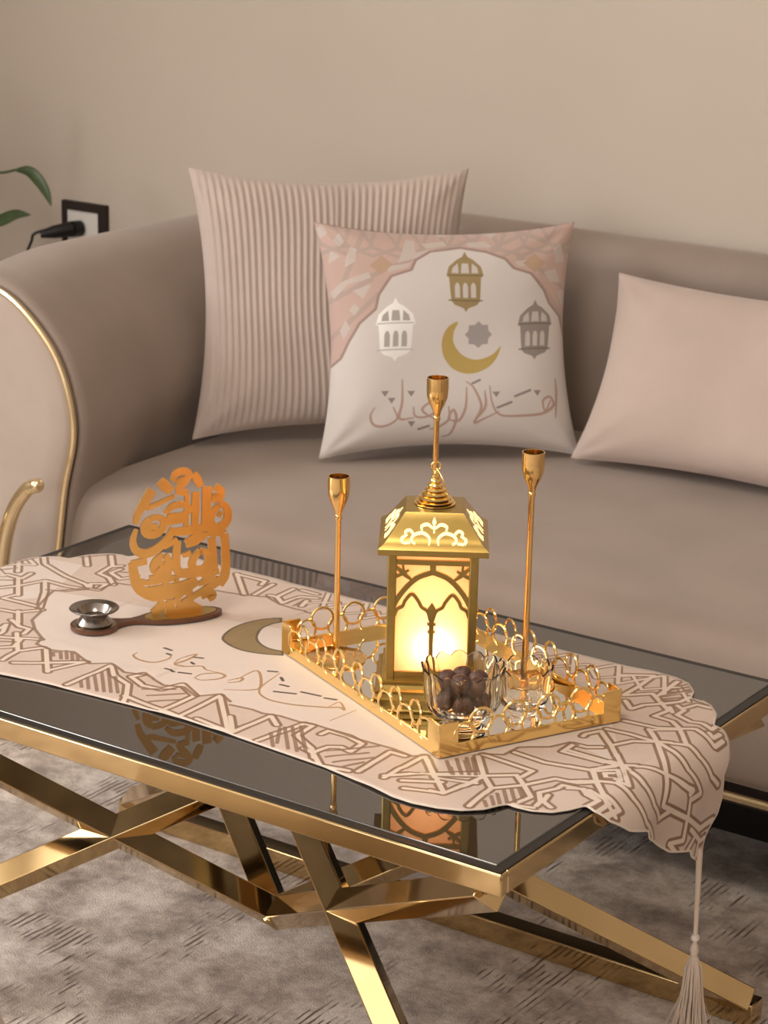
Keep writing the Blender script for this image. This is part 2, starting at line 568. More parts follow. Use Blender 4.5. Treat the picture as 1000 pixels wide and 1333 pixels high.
# base board set back under the seat, black block added for the shade beneath, gold base trim
sf(MB().box((SX0 - .15, .885, .165), (SX1 + .15, 1.80, .196)), 'base_board', M['dark_plastic'], flat=True)
sf(MB().tube([(SX0 - .05, .862, .186), (SX1 + .05, .862, .186)], .0062, 10), 'base_trim', M['gold_sofa'])
sf(MB().box((SX0 - .12, 1.13, .0005), (SX1 + .12, 1.78, .165)), 'base_block', M['black'], flat=True)
# back
prof = smooth_pts([(1.66, .38), (1.675, .48), (1.70, .60), (1.712, .66), (1.715, .70), (1.735, .728), (1.775, .740), (1.815, .730), (1.84, .70), (1.845, .6), (1.845, .18)], 5)
prof = prof + [(1.66, .18)]
g = MB()
m_ = len(prof)
n = 40
for i in range(n + 1):
    x = SX0 - .12 + (SX1 - SX0 + .24) * i / n
    g.v += [(x, y, z) for y, z in prof]
for i in range(n):
    for k in range(m_):
        k2 = (k + 1) % m_
        g.f.append((i * m_ + k, i * m_ + k2, (i + 1) * m_ + k2, (i + 1) * m_ + k))
g.f.append(tuple(range(m_)))
g.f.append(tuple(n * m_ + k for k in range(m_))[::-1])
sf(g, 'back', M['velvet'], angle=50)
# arms: rolled outward, profile in (outward distance, height)
ap = smooth_pts([(.02, .18), (-.005, .30), (-.022, .40), (-.045, .49), (-.035, .56), (-.005, .625), (.05, .680), (.11, .715), (.18, .724), (.25, .70), (.29, .645), (.30, .57), (.28, .46), (.25, .33), (.24, .18)], 6)


def arm(side):
    ox = SX0 if side < 0 else SX1
    P = [(ox + side * u, z) for u, z in ap]
    cxm = sum(p[0] for p in P) / len(P)
    czm = sum(p[1] for p in P) / len(P)
    rings = [(.872, .78), (.862, .90), (.858, .955), (.862, .985), (.874, 1.0), (.92, 1.0), (.97, 1.0), (1.02, 1.0), (1.07, 1.0), (1.12, 1.0), (1.2, 1.0), (1.5, 1.0), (1.80, 1.0), (1.84, .97)]
    g = MB()
    m_ = len(P)
    for y, s_ in rings:
        k_ = min(1, max(0, (y - .87) / .30))
        sh = side * .075 * k_ * k_ * (3 - 2 * k_)
        g.v += [(cxm + (x - cxm) * s_ + sh, y, czm + (z - czm) * (s_ if z > czm else 1 - (1 - s_) * .3)) for x, z in P]
    for i in range(len(rings) - 1):
        for k in range(m_):
            k2 = (k + 1) % m_
            g.f.append((i * m_ + k, i * m_ + k2, (i + 1) * m_ + k2, (i + 1) * m_ + k))
    g.f.append(tuple(range(m_))[::-1])
    g.f.append(tuple((len(rings) - 1) * m_ + k for k in range(m_)))
    arm_o = sf(g, 'arm', M['velvet'], angle=70)
    # pale front panel with a gold tube round it
    Q = [(cxm + (x - cxm) * .90, czm + (z - czm) * (.93 if z > czm else 1.0)) for x, z in P]
    g = MB()
    for y, s_ in ((.870, 1.0), (.850, .99), (.842, .93), (.838, .7), (.837, .3)):
        g.v += [(cxm + (x - cxm) * s_, y, czm + (z - czm) * s_) for x, z in Q]
    for i in range(4):
        for k in range(m_):
            k2 = (k + 1) % m_
            g.f.append((i * m_ + k, i * m_ + k2, (i + 1) * m_ + k2, (i + 1) * m_ + k))
    g.f.append(tuple(4 * m_ + k for k in range(m_)))
    sf(g, 'arm_front_panel', M['velvet_light'], angle=70, part_of=arm_o)
    T = [(cxm + (x - cxm) * 1.02, .849, czm + (z - czm) * 1.0) for x, z in Q]
    sf(MB().tube(T, .0052, 8), 'arm_trim', M['gold_sofa'], part_of=arm_o)


arm(-1)
arm(1)


# ------------------------------------------------------------------ cushions
def pillow(name, label, BL, d, w, h, lean, t, material, group=None, rib=0, pinch=.055, nu=72, nv=72, uvmap=None):
    d = Vector((d[0], d[1], 0)).normalized()
    nb = Vector((-d.y, d.x, 0))
    up = nb * math.sin(lean) + Vector((0, 0, math.cos(lean)))
    back = d.cross(up) * -1
    g = MB()
    uv = []
    rs = random.Random(len(label))
    ph = [rs.uniform(0, 6) for _ in range(6)]
    for side in (-1, 1):
        for j in range(nv + 1):
            for i in range(nu + 1):
                u, v = -1 + 2 * i / nu, -1 + 2 * j / nv
                x = w / 2 * u * (1 - pinch * (1 - v * v)) + .003 * math.sin(4 * v + ph[0]) * (1 - u * u)
                z = h / 2 * v * (1 - pinch * (1 - u * u)) + .003 * math.sin(5 * u + ph[1]) * (1 - v * v)
                b = max(0, (1 - u ** 4) * (1 - v ** 4)) ** .62
                b = t / 2 * b * (1 + .06 * math.sin(3 * u + 2 * v + ph[2]) + .04 * math.sin(5 * v - 3 * u + ph[3]))
                # pulls running in from the corners
                for cu, cv in ((-1, -1), (1, -1), (-1, 1), (1, 1)):
                    r = math.hypot(u - cu, v - cv)
                    if r < .9:
                        a = math.atan2((v - cv) * -cv, (u - cu) * -cu)
                        b += .0022 * math.sin(9 * a + ph[4]) * max(0, 1 - r / .9) * min(1, r * 5)
                if rib and side < 0:
                    ed = min(1, (1 - abs(u)) * 8, (1 - abs(v)) * 8)
                    b += .0019 * math.cos(2 * math.pi * rib * (u + .035 * math.sin(2.4 * v + .6) * (1 if u > 0 else .5)) / 2) * ed
                p = Vector((0, 0, 0)) + d * (w / 2 + x) + up * (h / 2 + z) + back * (b * side)
                g.v.append(tuple(p))
                uv.append((.5 + u / 2, .5 + v / 2))
    n1 = (nu + 1) * (nv + 1)
    for s_ in (0, 1):
        for j in range(nv):
            for i in range(nu):
                a = s_ * n1 + j * (nu + 1) + i
                q = (a, a + 1, a + nu + 2, a + nu + 1)
                g.f.append(q if s_ == 0 else q[::-1])
    o = g.build(name, material, angle=180)
    me = o.data
    if uvmap:
        l = me.uv_layers.new(name='print')
        for p in me.polygons:
            for li in p.loop_indices:
                l.data[li].uv = uv[me.loops[li].vertex_index]
        bm = bmesh.new()
        bm.from_mesh(me)
        bmesh.ops.remove_doubles(bm, verts=bm.verts, dist=1e-5)
        bm.to_mesh(me)
        bm.free()
    else:
        bm = bmesh.new()
        bm.from_mesh(me)
        bmesh.ops.remove_doubles(bm, verts=bm.verts, dist=1e-5)
        bm.to_mesh(me)
        bm.free()
    o.location = BL
    return tag(o, label, 'cushion', group)


pillow('throw_cushion', 'large square dusty pink cushion with fine vertical ribs in the sofa corner', (-1.338, 1.172, .414), (.75, .66), .482, .462, .31, .105, M['cushion_rib'], rib=40, pinch=.11, nu=200, nv=60)
pillow('throw_cushion', 'plain smooth beige pink cushion without print, right of the lantern print cushion', (-.772, 1.470, .4165), (1, .03), .52, .325, .46, .12, M['cushion_plain'], pinch=.085)

# printed cushion: white ground, pink arch border, foil lanterns, crescent, star and greeting
cv = Canvas(0, 1, 0, 1, 1 / 1400)
cv.rgb[:] = (.66, .61, .58)


def gq(a, b):
    """crop position on the cushion's face -> unit square"""
    px, py = 380 + a / 2.5, 280 + b / 2.5
    v = (604 - py) / (604 - 303)
    l, r = 410 + (425 - 410) * (1 - v), 733 + (750 - 733) * (1 - v)
    A, B_ = 2 * (px - l) / (r - l) - 1, 2 * v - 1
    uu, vv = A, B_
    for _ in range(8):      # undo the pinched sides
        uu, vv = A / (1 - .11 * (1 - min(1, vv * vv))), B_ / (1 - .11 * (1 - min(1, uu * uu)))
    return (.5 + uu / 2, .5 + vv / 2)


arch = [(150, 560), (165, 490), (185, 440), (215, 385), (262, 345), (272, 300), (310, 243), (372, 222), (385, 190), (430, 160), (522, 146), (600, 160), (660, 185), (685, 215), (740, 235), (783, 290), (800, 330), (838, 370), (855, 425), (880, 480)]
arch_u = [gq(*p) for p in arch]
arch_u[0] = (-.04, arch_u[0][1] + .03)
arch_u[-1] = (1.04, arch_u[-1][1] + .03)
mk = cv.mask()
cv.poly(mk, [(-.05, arch_u[0][1])] + arch_u + [(1.05, arch_u[-1][1]), (1.05, 1.05), (-.05, 1.05)])
PINK = (.56, .40, .35)
cv.paint(mk, PINK)
zone = mk
mk = cv.mask()      # strap-work lattice in the spandrels
rs = random.Random(3)
for k in range(11):
    c = (k * .1, 1.0)
    for r in (.13,):
        cv.stroke(mk, [(c[0] + r * math.cos(a * math.pi / 4), c[1] + r * math.sin(a * math.pi / 4)) for a in range(9)], .016)
for a, b in (((90, 330), (250, 250)), ((150, 300), (230, 80)), ((120, 440), (270, 300)), ((250, 240), (385, 180)), ((700, 180), (880, 300)), ((760, 260), (870, 400)), ((700, 90), (850, 160)), ((385, 180), (560, 120)), ((620, 150), (720, 100))):
    cv.stroke(mk, [gq(*a), gq(*b)], .02)
cv.paint(mk * zone, (.47, .36, .32))
mk = cv.mask()      # pale motifs
for pl in ([(130, 120), (150, 95), (165, 125), (150, 140)], [(125, 150), (155, 170), (120, 190)], [(170, 180), (185, 140), (205, 150), (200, 190), (170, 205)],
           [(130, 280), (160, 250), (240, 225), (250, 245), (180, 260), (140, 300)], [(195, 280), (250, 265), (225, 310)], [(185, 340), (200, 320), (215, 340), (200, 360)],
           [(340, 170), (355, 120), (380, 125), (385, 165), (440, 150), (430, 170), (330, 200)], [(400, 135), (470, 125), (480, 140), (420, 150)], [(540, 130), (600, 125), (620, 145), (550, 145)],
           [(450, 95), (475, 90), (480, 105), (455, 110)], [(520, 95), (560, 90), (565, 105)], [(590, 95), (640, 92), (620, 115)], [(810, 150), (835, 130), (850, 190), (820, 200)], [(690, 195), (760, 180), (770, 200), (700, 212)],
           [(780, 230), (820, 215), (835, 260), (800, 260)], [(830, 290), (855, 280), (860, 340), (840, 330)], [(160, 400), (175, 370), (190, 400), (170, 430)], [(300, 210), (370, 200), (360, 215), (300, 230)], [(80, 80), (100, 60), (115, 95), (95, 110)]):
    cv.poly(mk, [gq(*p) for p in pl])
cv.paint(mk * zone, (.58, .50, .46))
mk = cv.mask()
for c in ((280, 205), (750, 200)):
    cv.poly(mk, [gq(c[0] + dx, c[1] + dy) for dx, dy in ((-35, 0), (0, -32), (35, 0), (0, 32))])
cv.paint(mk * zone, (.50, .34, .24))
mk = cv.mask()
cv.stroke(mk, arch_u, .011)
cv.paint(mk, (.36, .25, .22))


def print_lantern(cx, cy, s, col, metal, hole):
    """hanging lantern motif, about 100 x 190 crop units at s = 1"""
    q = lambda a, b: gq(cx + a * s, cy + b * s)
    mk = cv.mask()
    cv.poly(mk, [q(*p) for p in ((-58, -25), (-50, -55), (-25, -78), (-8, -88), (0, -105), (8, -88), (25, -78), (50, -55), (58, -25), (50, -20), (45, 55), (35, 68), (8, 78), (0, 90), (-8, 78), (-35, 68), (-45, 55), (-50, -20))])
    cv.paint(mk, col, metal=metal)
    mk = cv.mask()
    for pl in (((-42, -34), (-38, -52), (-22, -66), (-20, -34)), ((-13, -34), (-10, -66), (10, -66), (13, -34)), ((42, -34), (38, -52), (22, -66), (20, -34))):
        cv.poly(mk, [q(*p) for p in pl])
    for x in (-25, 0, 25):
        cv.poly(mk, [q(x + dx, dy) for dx, dy in ((-8, 45), (-8, 10), (-5, 0), (0, -4), (5, 0), (8, 10), (8, 45))])
    cv.paint(mk, hole, metal=0)
    mk = cv.mask()
    for b in (-27, 54):
        cv.stroke(mk, [q(-52, b), q(52, b)], .006)
    cv.paint(mk, tuple(c * .6 for c in col), metal=metal * .6)


print_lantern(535, 262, .98, (.36, .27, .13), .35, (.60, .55, .52))
print_lantern(322, 420, 1.03, (.88, .87, .85), .55, (.42, .39, .37))
print_lantern(753, 422, .98, (.33, .29, .27), .35, (.58, .53, .50))
mk = cv.mask()
cv.poly(mk, [gq(*p) for p in smooth_pts([(510, 382), (480, 400), (462, 440), (468, 490), (500, 530), (550, 545), (600, 530), (630, 500), (643, 460), (618, 485), (570, 500), (525, 485), (498, 450), (497, 415)], 5, True)])
cv.paint(mk, (.52, .38, .12), metal=.5)
mk = cv.mask()
cv.poly(mk, [gq(573 + (42 if k % 2 == 0 else 33) * math.cos(k * math.pi / 8), 421 + (42 if k % 2 == 0 else 33) * math.sin(k * math.pi / 8)) for k in range(16)])
cv.paint(mk, (.38, .34, .33), metal=.2)
# greeting, written right to left
mk = cv.mask()
WR = [[(828, 572), (834, 620), (836, 692)], [(815, 640), (800, 672), (790, 640), (812, 628), (826, 655), (790, 680), (720, 684), (660, 678), (632, 640), (618, 585)],
      [(655, 668), (610, 690), (585, 700), (600, 650), (570, 590), (545, 570)], [(605, 600), (612, 650), (590, 690)], [(548, 588), (552, 650), (540, 690), (520, 700)], [(540, 695), (505, 690), (515, 660), (528, 690), (515, 735), (490, 745)],
      [(500, 650), (505, 690), (475, 715), (450, 722)], [(468, 690), (440, 680), (420, 660), (445, 640), (460, 668), (430, 685), (400, 682), (392, 655)], [(350, 570), (356, 640), (352, 690), (395, 688)],
      [(330, 655), (345, 690), (310, 712), (275, 708), (262, 680), (272, 655)]]
for wl in WR:
    q = smooth_pts([gq(*p) for p in wl], 5)
    k = len(q)
    cv.stroke(mk, q, [.0055 + .006 * math.sin(math.pi * i / max(1, k - 1)) for i in range(k)])
cv.paint(mk, (.46, .31, .26))
mk = cv.mask()
for cx_, cy_ in ((300, 612), (322, 634), (380, 613), (390, 706), (640, 612), (768, 615)):
    cv.poly(mk, [gq(cx_ + dx, cy_ + dy) for dx, dy in ((-12, -8), (12, -8), (2, 10))])
for a, b in (((565, 575), (585, 565)), ((650, 655), (690, 640)), ((700, 622), (745, 606)), ((415, 722), (445, 712))):
    cv.stroke(mk, [gq(*a), gq(*b)], .011)
cv.paint(mk, (.28, .24, .23))
mp_ = mat('printed_cushion_fabric', (.6, .55, .5), .75, Sheen_Weight=.2)
uvn = nd(mp_, 'ShaderNodeUVMap'); uvn.uv_map = 'print'
ti = nd(mp_, 'ShaderNodeTexImage'); ti.image = cv.image('cushion_print')
tm = nd(mp_, 'ShaderNodeTexImage'); tm.image = cv.metal_image('cushion_foil')
lk(mp_, uvn.outputs[0], ti.inputs[0]); lk(mp_, uvn.outputs[0], tm.inputs[0])
lk(mp_, ti.outputs[0], bsdf(mp_).inputs['Base Color'])
lk(mp_, tm.outputs[0], bsdf(mp_).inputs['Metallic'])
mrr = nd(mp_, 'ShaderNodeMapRange'); mrr.inputs['To Min'].default_value = .8; mrr.inputs['To Max'].default_value = .32
lk(mp_, tm.outputs[0], mrr.inputs[0]); lk(mp_, mrr.outputs[0], bsdf(mp_).inputs['Roughness'])
pillow('throw_cushion', 'white cushion printed with foil lanterns, crescent and pink arch border', (-1.102, 1.212, .4125), (.308, .28), .440, .392, .30, .10, mp_, uvmap=True, pinch=.11)

# ------------------------------------------------------------------ wall socket with plug
sk = thing('wall_socket', 'dark framed wall socket with a black plug above the sofa arm', 'socket', (-2.188, Y1, .578))
fr = MB()
a, b, t = .061, .061, .021
fr.box((-a, -.012, -b), (-a + .013, 0, b)).box((a - t, -.012, -b), (a, 0, b)).box((-a + .013, -.012, b - .018), (a - t, 0, b)).box((-a + .013, -.012, -b), (a - t, 0, -b + .018))
fr.build('frame', M['dark_plastic'], sk, flat=True)
MB().box((-a + .013, -.008, -b + .018), (a - t, 0, b - .018)).build('face_plate', M['white'], sk, flat=True)
pg = MB().tube([(-.012, -.008, .006), (-.018, -.03, .006)], .017, 14).tube([(-.018, -.03, .006), (-.034, -.065, .003), (-.055, -.085, -.002)], [.0165, .014, .008], 14)
plug = pg.build('plug', M['black'], sk)
MB().tube(smooth_pts([(-.03, -.05, .010), (-.06, -.075, .003), (-.075, -.085, -.005), (-.085, -.08, -.02), (-.10, -.08, -.05), (-.115, -.075, -.10), (-.12, -.06, -.3), (-.12, -.05, -.58)], 5), .0032, 8).build('cable', M['black'], plug)

# ------------------------------------------------------------------ plant left of the sofa
pl = thing('potted_plant', 'leafy green plant with long arching leaves behind the sofa arm', 'plant', (-2.33, 1.52, -.014))
MB().lathe([(.085, 0), (.10, .02), (.13, .22), (.135, .25), (.125, .25), (.12, .22)], 32, cap=False).lathe([(.001, .0), (.085, 0)], 32, cap=False).build('pot', M['pot'], pl)
MB().lathe([(.001, .225), (.121, .222)], 28, cap=False).build('soil', M['soil'], pl)
base = Vector((-2.33, 1.52, -.014))


def leaf(pts, wid, stem_pts, tilt=0.4):
    P = [Vector(p) - base for p in smooth_pts(pts, 6)]
    g = MB()
    k = len(P)
    sd = Vector((.35, .2, 1)).normalized()
    for i, p in enumerate(P):
        t = i / (k - 1)
        ww = wid * (math.sin(math.pi * min(1, t * .97 + .03)) ** .8) * (1.0 if t < .5 else 1.0)
        T = (P[min(i + 1, k - 1)] - P[max(i - 1, 0)]).normalized()
        S_ = (sd - T * sd.dot(T)).normalized()
        N = T.cross(S_)
        g.v += [tuple(p + S_ * ww + N * ww * .35), tuple(p), tuple(p - S_ * ww + N * ww * .35)]
    for i in range(k - 1):
        o = 3 * i
        g.f += [(o, o + 1, o + 4, o + 3), (o + 1, o + 2, o + 5, o + 4)]
    o = g.build('leaf', M['leaf'], pl, angle=180)
    sm_ = o.modifiers.new('thick', 'SOLIDIFY'); sm_.thickness = .0012
    MB().tube(smooth_pts([Vector(p) - base for p in stem_pts], 6), .0028, 7).build('stem', M['stem'], pl)


leaf([(-2.135, 1.6, .742), (-2.098, 1.6, .744), (-2.072, 1.6, .731), (-2.052, 1.6, .708), (-2.040, 1.6, .680)], .0125, [(-2.33, 1.52, .2), (-2.30, 1.53, .5), (-2.24, 1.56, .70), (-2.135, 1.6, .742)])
leaf([(-2.26, 1.58, .60), (-2.21, 1.6, .622), (-2.165, 1.6, .640), (-2.13, 1.6, .654), (-2.095, 1.6, .657)], .013, [(-2.33, 1.53, .2), (-2.32, 1.55, .4), (-2.26, 1.58, .60)])
for k in range(8):
    a = k * .8 + 1.9
    r, z = .10 + .012 * (k % 3), .62 + .05 * (k % 4)
    dx, dy = math.cos(a), math.sin(a) * .7
    if dx > .5: dx = -.6
    q = [base + Vector((dx * r * s_, dy * r * s_, z + hz)) for s_, hz in ((.4, 0), (.9, .09), (1.5, .10), (2.1, .03))]
    leaf([tuple(v) for v in q], .024, [(-2.33, 1.52, .2), tuple(base + Vector((dx * r * .1, dy * r * .1, .45))), tuple(q[0])])

# ------------------------------------------------------------------ gold tubular stand beside the sofa arm
gs = thing('metal_stand', 'gold tubular metal stand with two curved prongs before the sofa arm', 'stand', (-1.44, .78, 0))
gp = lambda pts: [(x + 1.44, y - .78, z) for x, y, z in pts]
MB().tube(smooth_pts(gp([(-1.330, .78, .424), (-1.350, .78, .414), (-1.380, .78, .375), (-1.400, .78, .32), (-1.412, .78, .25), (-1.418, .78, .15), (-1.415, .78, .012)]), 6), .0118, 14).sphere(gp([(-1.330, .78, .424)])[0], .0118).build('prong', M['gold_sofa'], gs)
MB().tube(smooth_pts(gp([(-1.422, .76, .352), (-1.436, .765, .33), (-1.442, .77, .26), (-1.446, .775, .15), (-1.46, .775, .012)]), 6), .0095, 14).build('prong', M['gold_sofa'], gs)
MB().sphere(gp([(-1.421, .758, .350)])[0], .0165, 20, 14).build('knob', M['gold_sofa'], gs)
MB().lathe([(.075, .001), (.075, .010), (.068, .014), (.02, .016)], 32, (-.0, 0, 0)).build('base_plate', M['gold_sofa'], gs)

# ------------------------------------------------------------------ pouf, just at the lower left corner
pf = thing('pouf', 'round cream pouf on the rug near the lower left corner', 'pouf', (-.552, -.41, 0))
MB().lathe(smooth_pts([(.16, .001), (.20, .03), (.212, .12), (.21, .22), (.195, .275), (.16, .302), (.09, .312), (.004, .314)], 5), 48, cap=False).build('cover', M['pouf'], pf, angle=180)
MB().tube([(.212 * math.cos(k * math.pi / 24), .212 * math.sin(k * math.pi / 24), .15) for k in range(48)], .004, 8, closed=True).build('piping', M['pouf'], pf)

# ================================================================== table runner
TR = json.loads('''{"dbl":[[[-101,303],[-74,302],[-34,302],[-14,291],[8,278],[32,272],[50,279],[50,302]],[[-79,265],[-56,270],[-34,299],[-14,313],[11,321],[36,343],[41,351],[43,342]],[[-108,348],[-109,355],[-100,374],[-70,344],[-34,302],[-2,260],[-15,261]],[[-70,344],[-57,370],[-34,384],[-10,373],[20,359],[50,366],[49,341],[68,337]],[[-59,412],[-34,384],[-5,344],[11,322],[39,289],[68,335],[92,368],[92,398]],[[-58,410],[-31,433],[-4,397],[-31,386]],[[-5,400],[16,393],[41,395],[53,406]],[[11,322],[29,334],[39,344]],[[-53,273],[-35,249],[-15,257],[13,245],[40,242],[73,267]],[[-35,249],[-13,223],[14,211],[13,187]],[[-58,229],[-35,249]],[[-46,272],[-30,286],[-15,266],[-30,261],[-37,270],[-29,275]],[[-185,154],[-138,187],[-111,210],[-91,192],[-73,227],[-48,231],[-33,246]],[[-171,228],[-138,187],[-114,164],[-91,192],[-69,170],[-74,143]],[[-169,236],[-103,230],[-104,210]],[[-137,185],[-145,118],[-161,118]],[[-114,164],[-107,109]],[[-145,262],[-105,258],[-52,270],[-33,246],[2,206],[18,198]],[[-53,272],[-37,292]],[[-40,297],[-104,296],[-105,322],[-89,323],[-76,333]],[[-456,154],[-425,119],[-421,184],[-399,166]],[[-389,117],[-377,188],[-366,189],[-363,155],[-327,134],[-311,116]],[[-344,175],[-343,188],[-316,188],[-292,180],[-289,154],[-305,158],[-316,150],[-319,125],[-293,103],[-260,109]],[[-251,114],[-254,180],[-235,180]],[[-220,118],[-218,193],[-145,120],[-187,107]],[[-200,123],[-163,143]],[[-223,123],[-196,146],[-148,188]],[[-210,186],[-176,149],[-134,165]],[[-145,120],[-137,170]],[[-319,125],[-334,129]],[[-668,116],[-667,192],[-642,169],[-612,159],[-590,131],[-577,108]],[[-618,193],[-624,179],[-596,167],[-571,171],[-562,198],[-528,179],[-528,115]],[[-591,129],[-482,116]],[[-501,119],[-505,197],[-430,117],[-481,125]],[[-763,559],[-702,497]],[[-758,557],[-714,557],[-709,543]],[[-692,506],[-698,553]],[[-674,515],[-663,516],[-666,556]],[[-663,516],[-643,501],[-639,535],[-619,544]],[[-615,505],[-623,527]],[[-654,559],[-629,558]],[[-133,489],[-132,521],[-135,566],[-170,542]],[[-99,508],[-103,565]],[[-132,487],[-108,512],[-68,476],[-73,451],[-49,449],[-32,435]],[[-123,473],[-105,454],[-99,473],[-80,495],[-70,509],[-67,529],[-34,521]],[[-67,496],[-54,488],[-54,470],[-32,461],[-17,464],[-3,456],[-3,471]],[[-57,494],[-50,512],[-26,512]],[[-32,435],[-17,445],[-4,438],[16,429],[16,450]],[[-94,417],[-54,421],[-32,435]],[[-97,383],[-69,386],[-34,383]],[[-62,474],[-72,486]],[[-1,446],[7,441],[8,456]],[[-49,213],[-35,222],[-8,206],[-10,188]],[[-32,244],[-12,223],[14,212],[11,184]],[[-29,223],[3,209],[3,184]],[[68,336],[93,331],[90,308],[104,319]],[[68,336],[93,367],[93,399]],[[85,345],[109,371],[108,381]],[[99,353],[108,340]],[[110,366],[122,362]],[[-53,154],[-55,166],[-68,185],[-58,206],[-58,217],[-35,220],[-24,209],[-8,205],[-9,190]],[[-39,160],[-53,168],[-57,185]],[[-75,140],[-53,148]],[[-1030,421],[-996,383]],[[-1021,460],[-994,433]],[[-971,491],[-943,462]],[[-946,514],[-913,479]],[[-990,430],[-934,410],[-892,401],[-875,390],[-888,406],[-872,419],[-864,394],[-876,391]],[[-904,487],[-915,477],[-909,447],[-886,441],[-863,423]],[[-897,476],[-898,458],[-871,446],[-862,461]],[[-1005,358],[-999,367],[-973,366],[-978,389]],[[-971,322],[-957,341],[-944,380],[-906,379],[-882,384]],[[-943,378],[-911,343],[-877,296]],[[-977,363],[-932,315]],[[-936,314],[-940,295],[-885,298]],[[-912,260],[-888,265],[-869,291]],[[-890,270],[-857,235]],[[-873,240],[-848,228],[-833,229],[-826,212]],[[-863,209],[-866,223],[-851,201],[-849,194]],[[-835,209],[-793,166]],[[-841,186],[-795,208]],[[-815,158],[-804,171],[-814,194]],[[-781,127],[-790,163],[-772,188]],[[-766,187],[-714,133]],[[-765,129],[-700,185]],[[-717,136],[-702,182]]],"thin":[[[-173,220],[-146,184]],[[-176,209],[-152,180]],[[-178,198],[-159,176]],[[-179,185],[-166,170]],[[-101,168],[-75,134]],[[-102,156],[-80,127]],[[-96,175],[-75,148]],[[-91,182],[-75,163]],[[-102,144],[-85,123]],[[-101,129],[-92,119]],[[-170,238],[-151,249],[-149,277],[-140,285],[-122,299],[-111,324],[-100,322]],[[-39,265],[-34,258],[-24,262]],[[-478,182],[-449,186],[-433,184],[-413,190],[-385,189],[-367,193],[-346,192],[-303,188],[-257,189],[-228,184],[-217,197]],[[-391,161],[-367,124]],[[-388,166],[-348,119]],[[-382,172],[-336,119]],[[-376,180],[-328,124]],[[-390,143],[-365,114]],[[-311,139],[-274,185]],[[-301,125],[-272,163]],[[-286,118],[-260,155]],[[-270,114],[-261,138]],[[-191,196],[-169,171]],[[-186,208],[-160,177]],[[-179,217],[-154,187]],[[-905,352],[-897,332],[-883,299],[-866,288],[-853,256],[-827,233],[-798,214],[-786,192],[-761,190],[-734,201],[-693,184],[-673,199],[-639,184],[-612,195],[-578,183],[-555,193],[-526,179],[-507,202],[-484,190]],[[-905,352],[-880,391],[-864,396],[-866,430],[-833,438],[-774,442]],[[-663,146],[-639,121]],[[-663,158],[-627,122]],[[-662,170],[-619,125]],[[-663,183],[-611,128]],[[-638,167],[-603,131]],[[-663,134],[-649,120]],[[-589,159],[-559,181]],[[-571,146],[-542,177]],[[-557,133],[-534,159]],[[-744,488],[-704,495],[-673,508],[-640,494],[-615,491],[-588,493]],[[-637,502],[-637,526]],[[-624,500],[-625,519]],[[-96,509],[-76,557]],[[-89,505],[-74,522]],[[-95,537],[-81,563]],[[-89,499],[-75,511]],[[-94,528],[-72,550]],[[-96,552],[-87,568]],[[-1034,388],[-1028,417],[-1017,457],[-972,485],[-934,542]],[[-1023,377],[-1010,395]],[[-991,343],[-975,355]],[[-753,185],[-743,175]],[[-754,187],[-746,191],[-730,174]],[[-744,199],[-724,178]],[[-735,199],[-717,180]],[[-725,198],[-710,182]],[[-830,174],[-814,184]],[[-916,352],[-891,362],[-876,388]],[[-893,466],[-873,474]]],"text":[[[-673,248],[-670,237],[-654,230],[-635,234],[-629,253],[-634,266]],[[-613,245],[-618,267],[-612,287],[-608,259],[-610,243],[-597,246],[-582,259],[-570,253],[-550,255]],[[-564,223],[-565,238],[-552,253],[-540,251],[-540,238],[-553,223],[-564,223]],[[-528,241],[-520,258],[-515,247],[-524,235]],[[-513,215],[-487,234],[-486,250],[-520,288],[-522,251]],[[-494,298],[-482,243],[-458,223],[-425,225],[-387,242],[-374,252],[-365,249],[-383,265],[-385,247]],[[-359,213],[-354,257]]],"dot":[[[-657,280],[-645,279]],[[-642,267],[-636,266]],[[-608,277],[-598,281]],[[-599,261],[-594,259]],[[-609,224],[-596,224]],[[-590,226],[-576,231]],[[-509,295],[-499,299]],[[-484,287],[-476,280]],[[-471,268],[-460,269]],[[-463,246],[-439,255]],[[-437,264],[-412,267]],[[-404,265],[-391,269]],[[-398,267],[-392,268]]],"cres":[[-609,453],[-624,439],[-634,412],[-634,381],[-624,353],[-606,339],[-578,332],[-552,337],[-528,348],[-536,359],[-556,357],[-576,365],[-592,380],[-605,406],[-606,427],[-601,442]]}''')
mm = lambda l: [(a / 1000, b / 1000) for a, b in l]
TZ, BR = .4535, .04
YC = .36


def lin(s, tab):
    for (a, p), (b, q) in zip(tab, tab[1:]):
        if s <= b:
            return p + (q - p) * max(0, (s - a)) / (b - a)
    return tab[-1][1]


FR_ = [(-.5, .116), (-.422, .113), (-.288, .103), (-.218, .090), (-.185, .082), (-.159, .081), (-.131, .086), (-.108, .095), (-.090, .112), (-.078, .138), (-.068, .137), (-.050, .140), (-.031, .150), (-.020, .166), (-.012, .185), (0, .181), (.019, .186), (.038, .208), (.050, .243), (.060, .246), (.074, .270), (.101, .309), (.112, .347), (.120, .350), (.131, .366)]
BK_ = [(-.5, .574), (-.3, .575), (-.177, .575), (-.140, .580), (-.110, .578), (-.09, .570), (-.072, .549), (-.065, .528), (-.050, .528), (-.036, .521), (-.018, .500), (-.006, .470), (.006, .470), (.020, .462), (.035, .444), (.047, .421), (.055, .420), (.074, .416), (.089, .409), (.103, .391), (.112, .383), (.120, .381), (.131, .370)]


def edges(s):
    q = s if s > -.495 else -.99 - s
    return lin(q, FR_), lin(q, BK_)


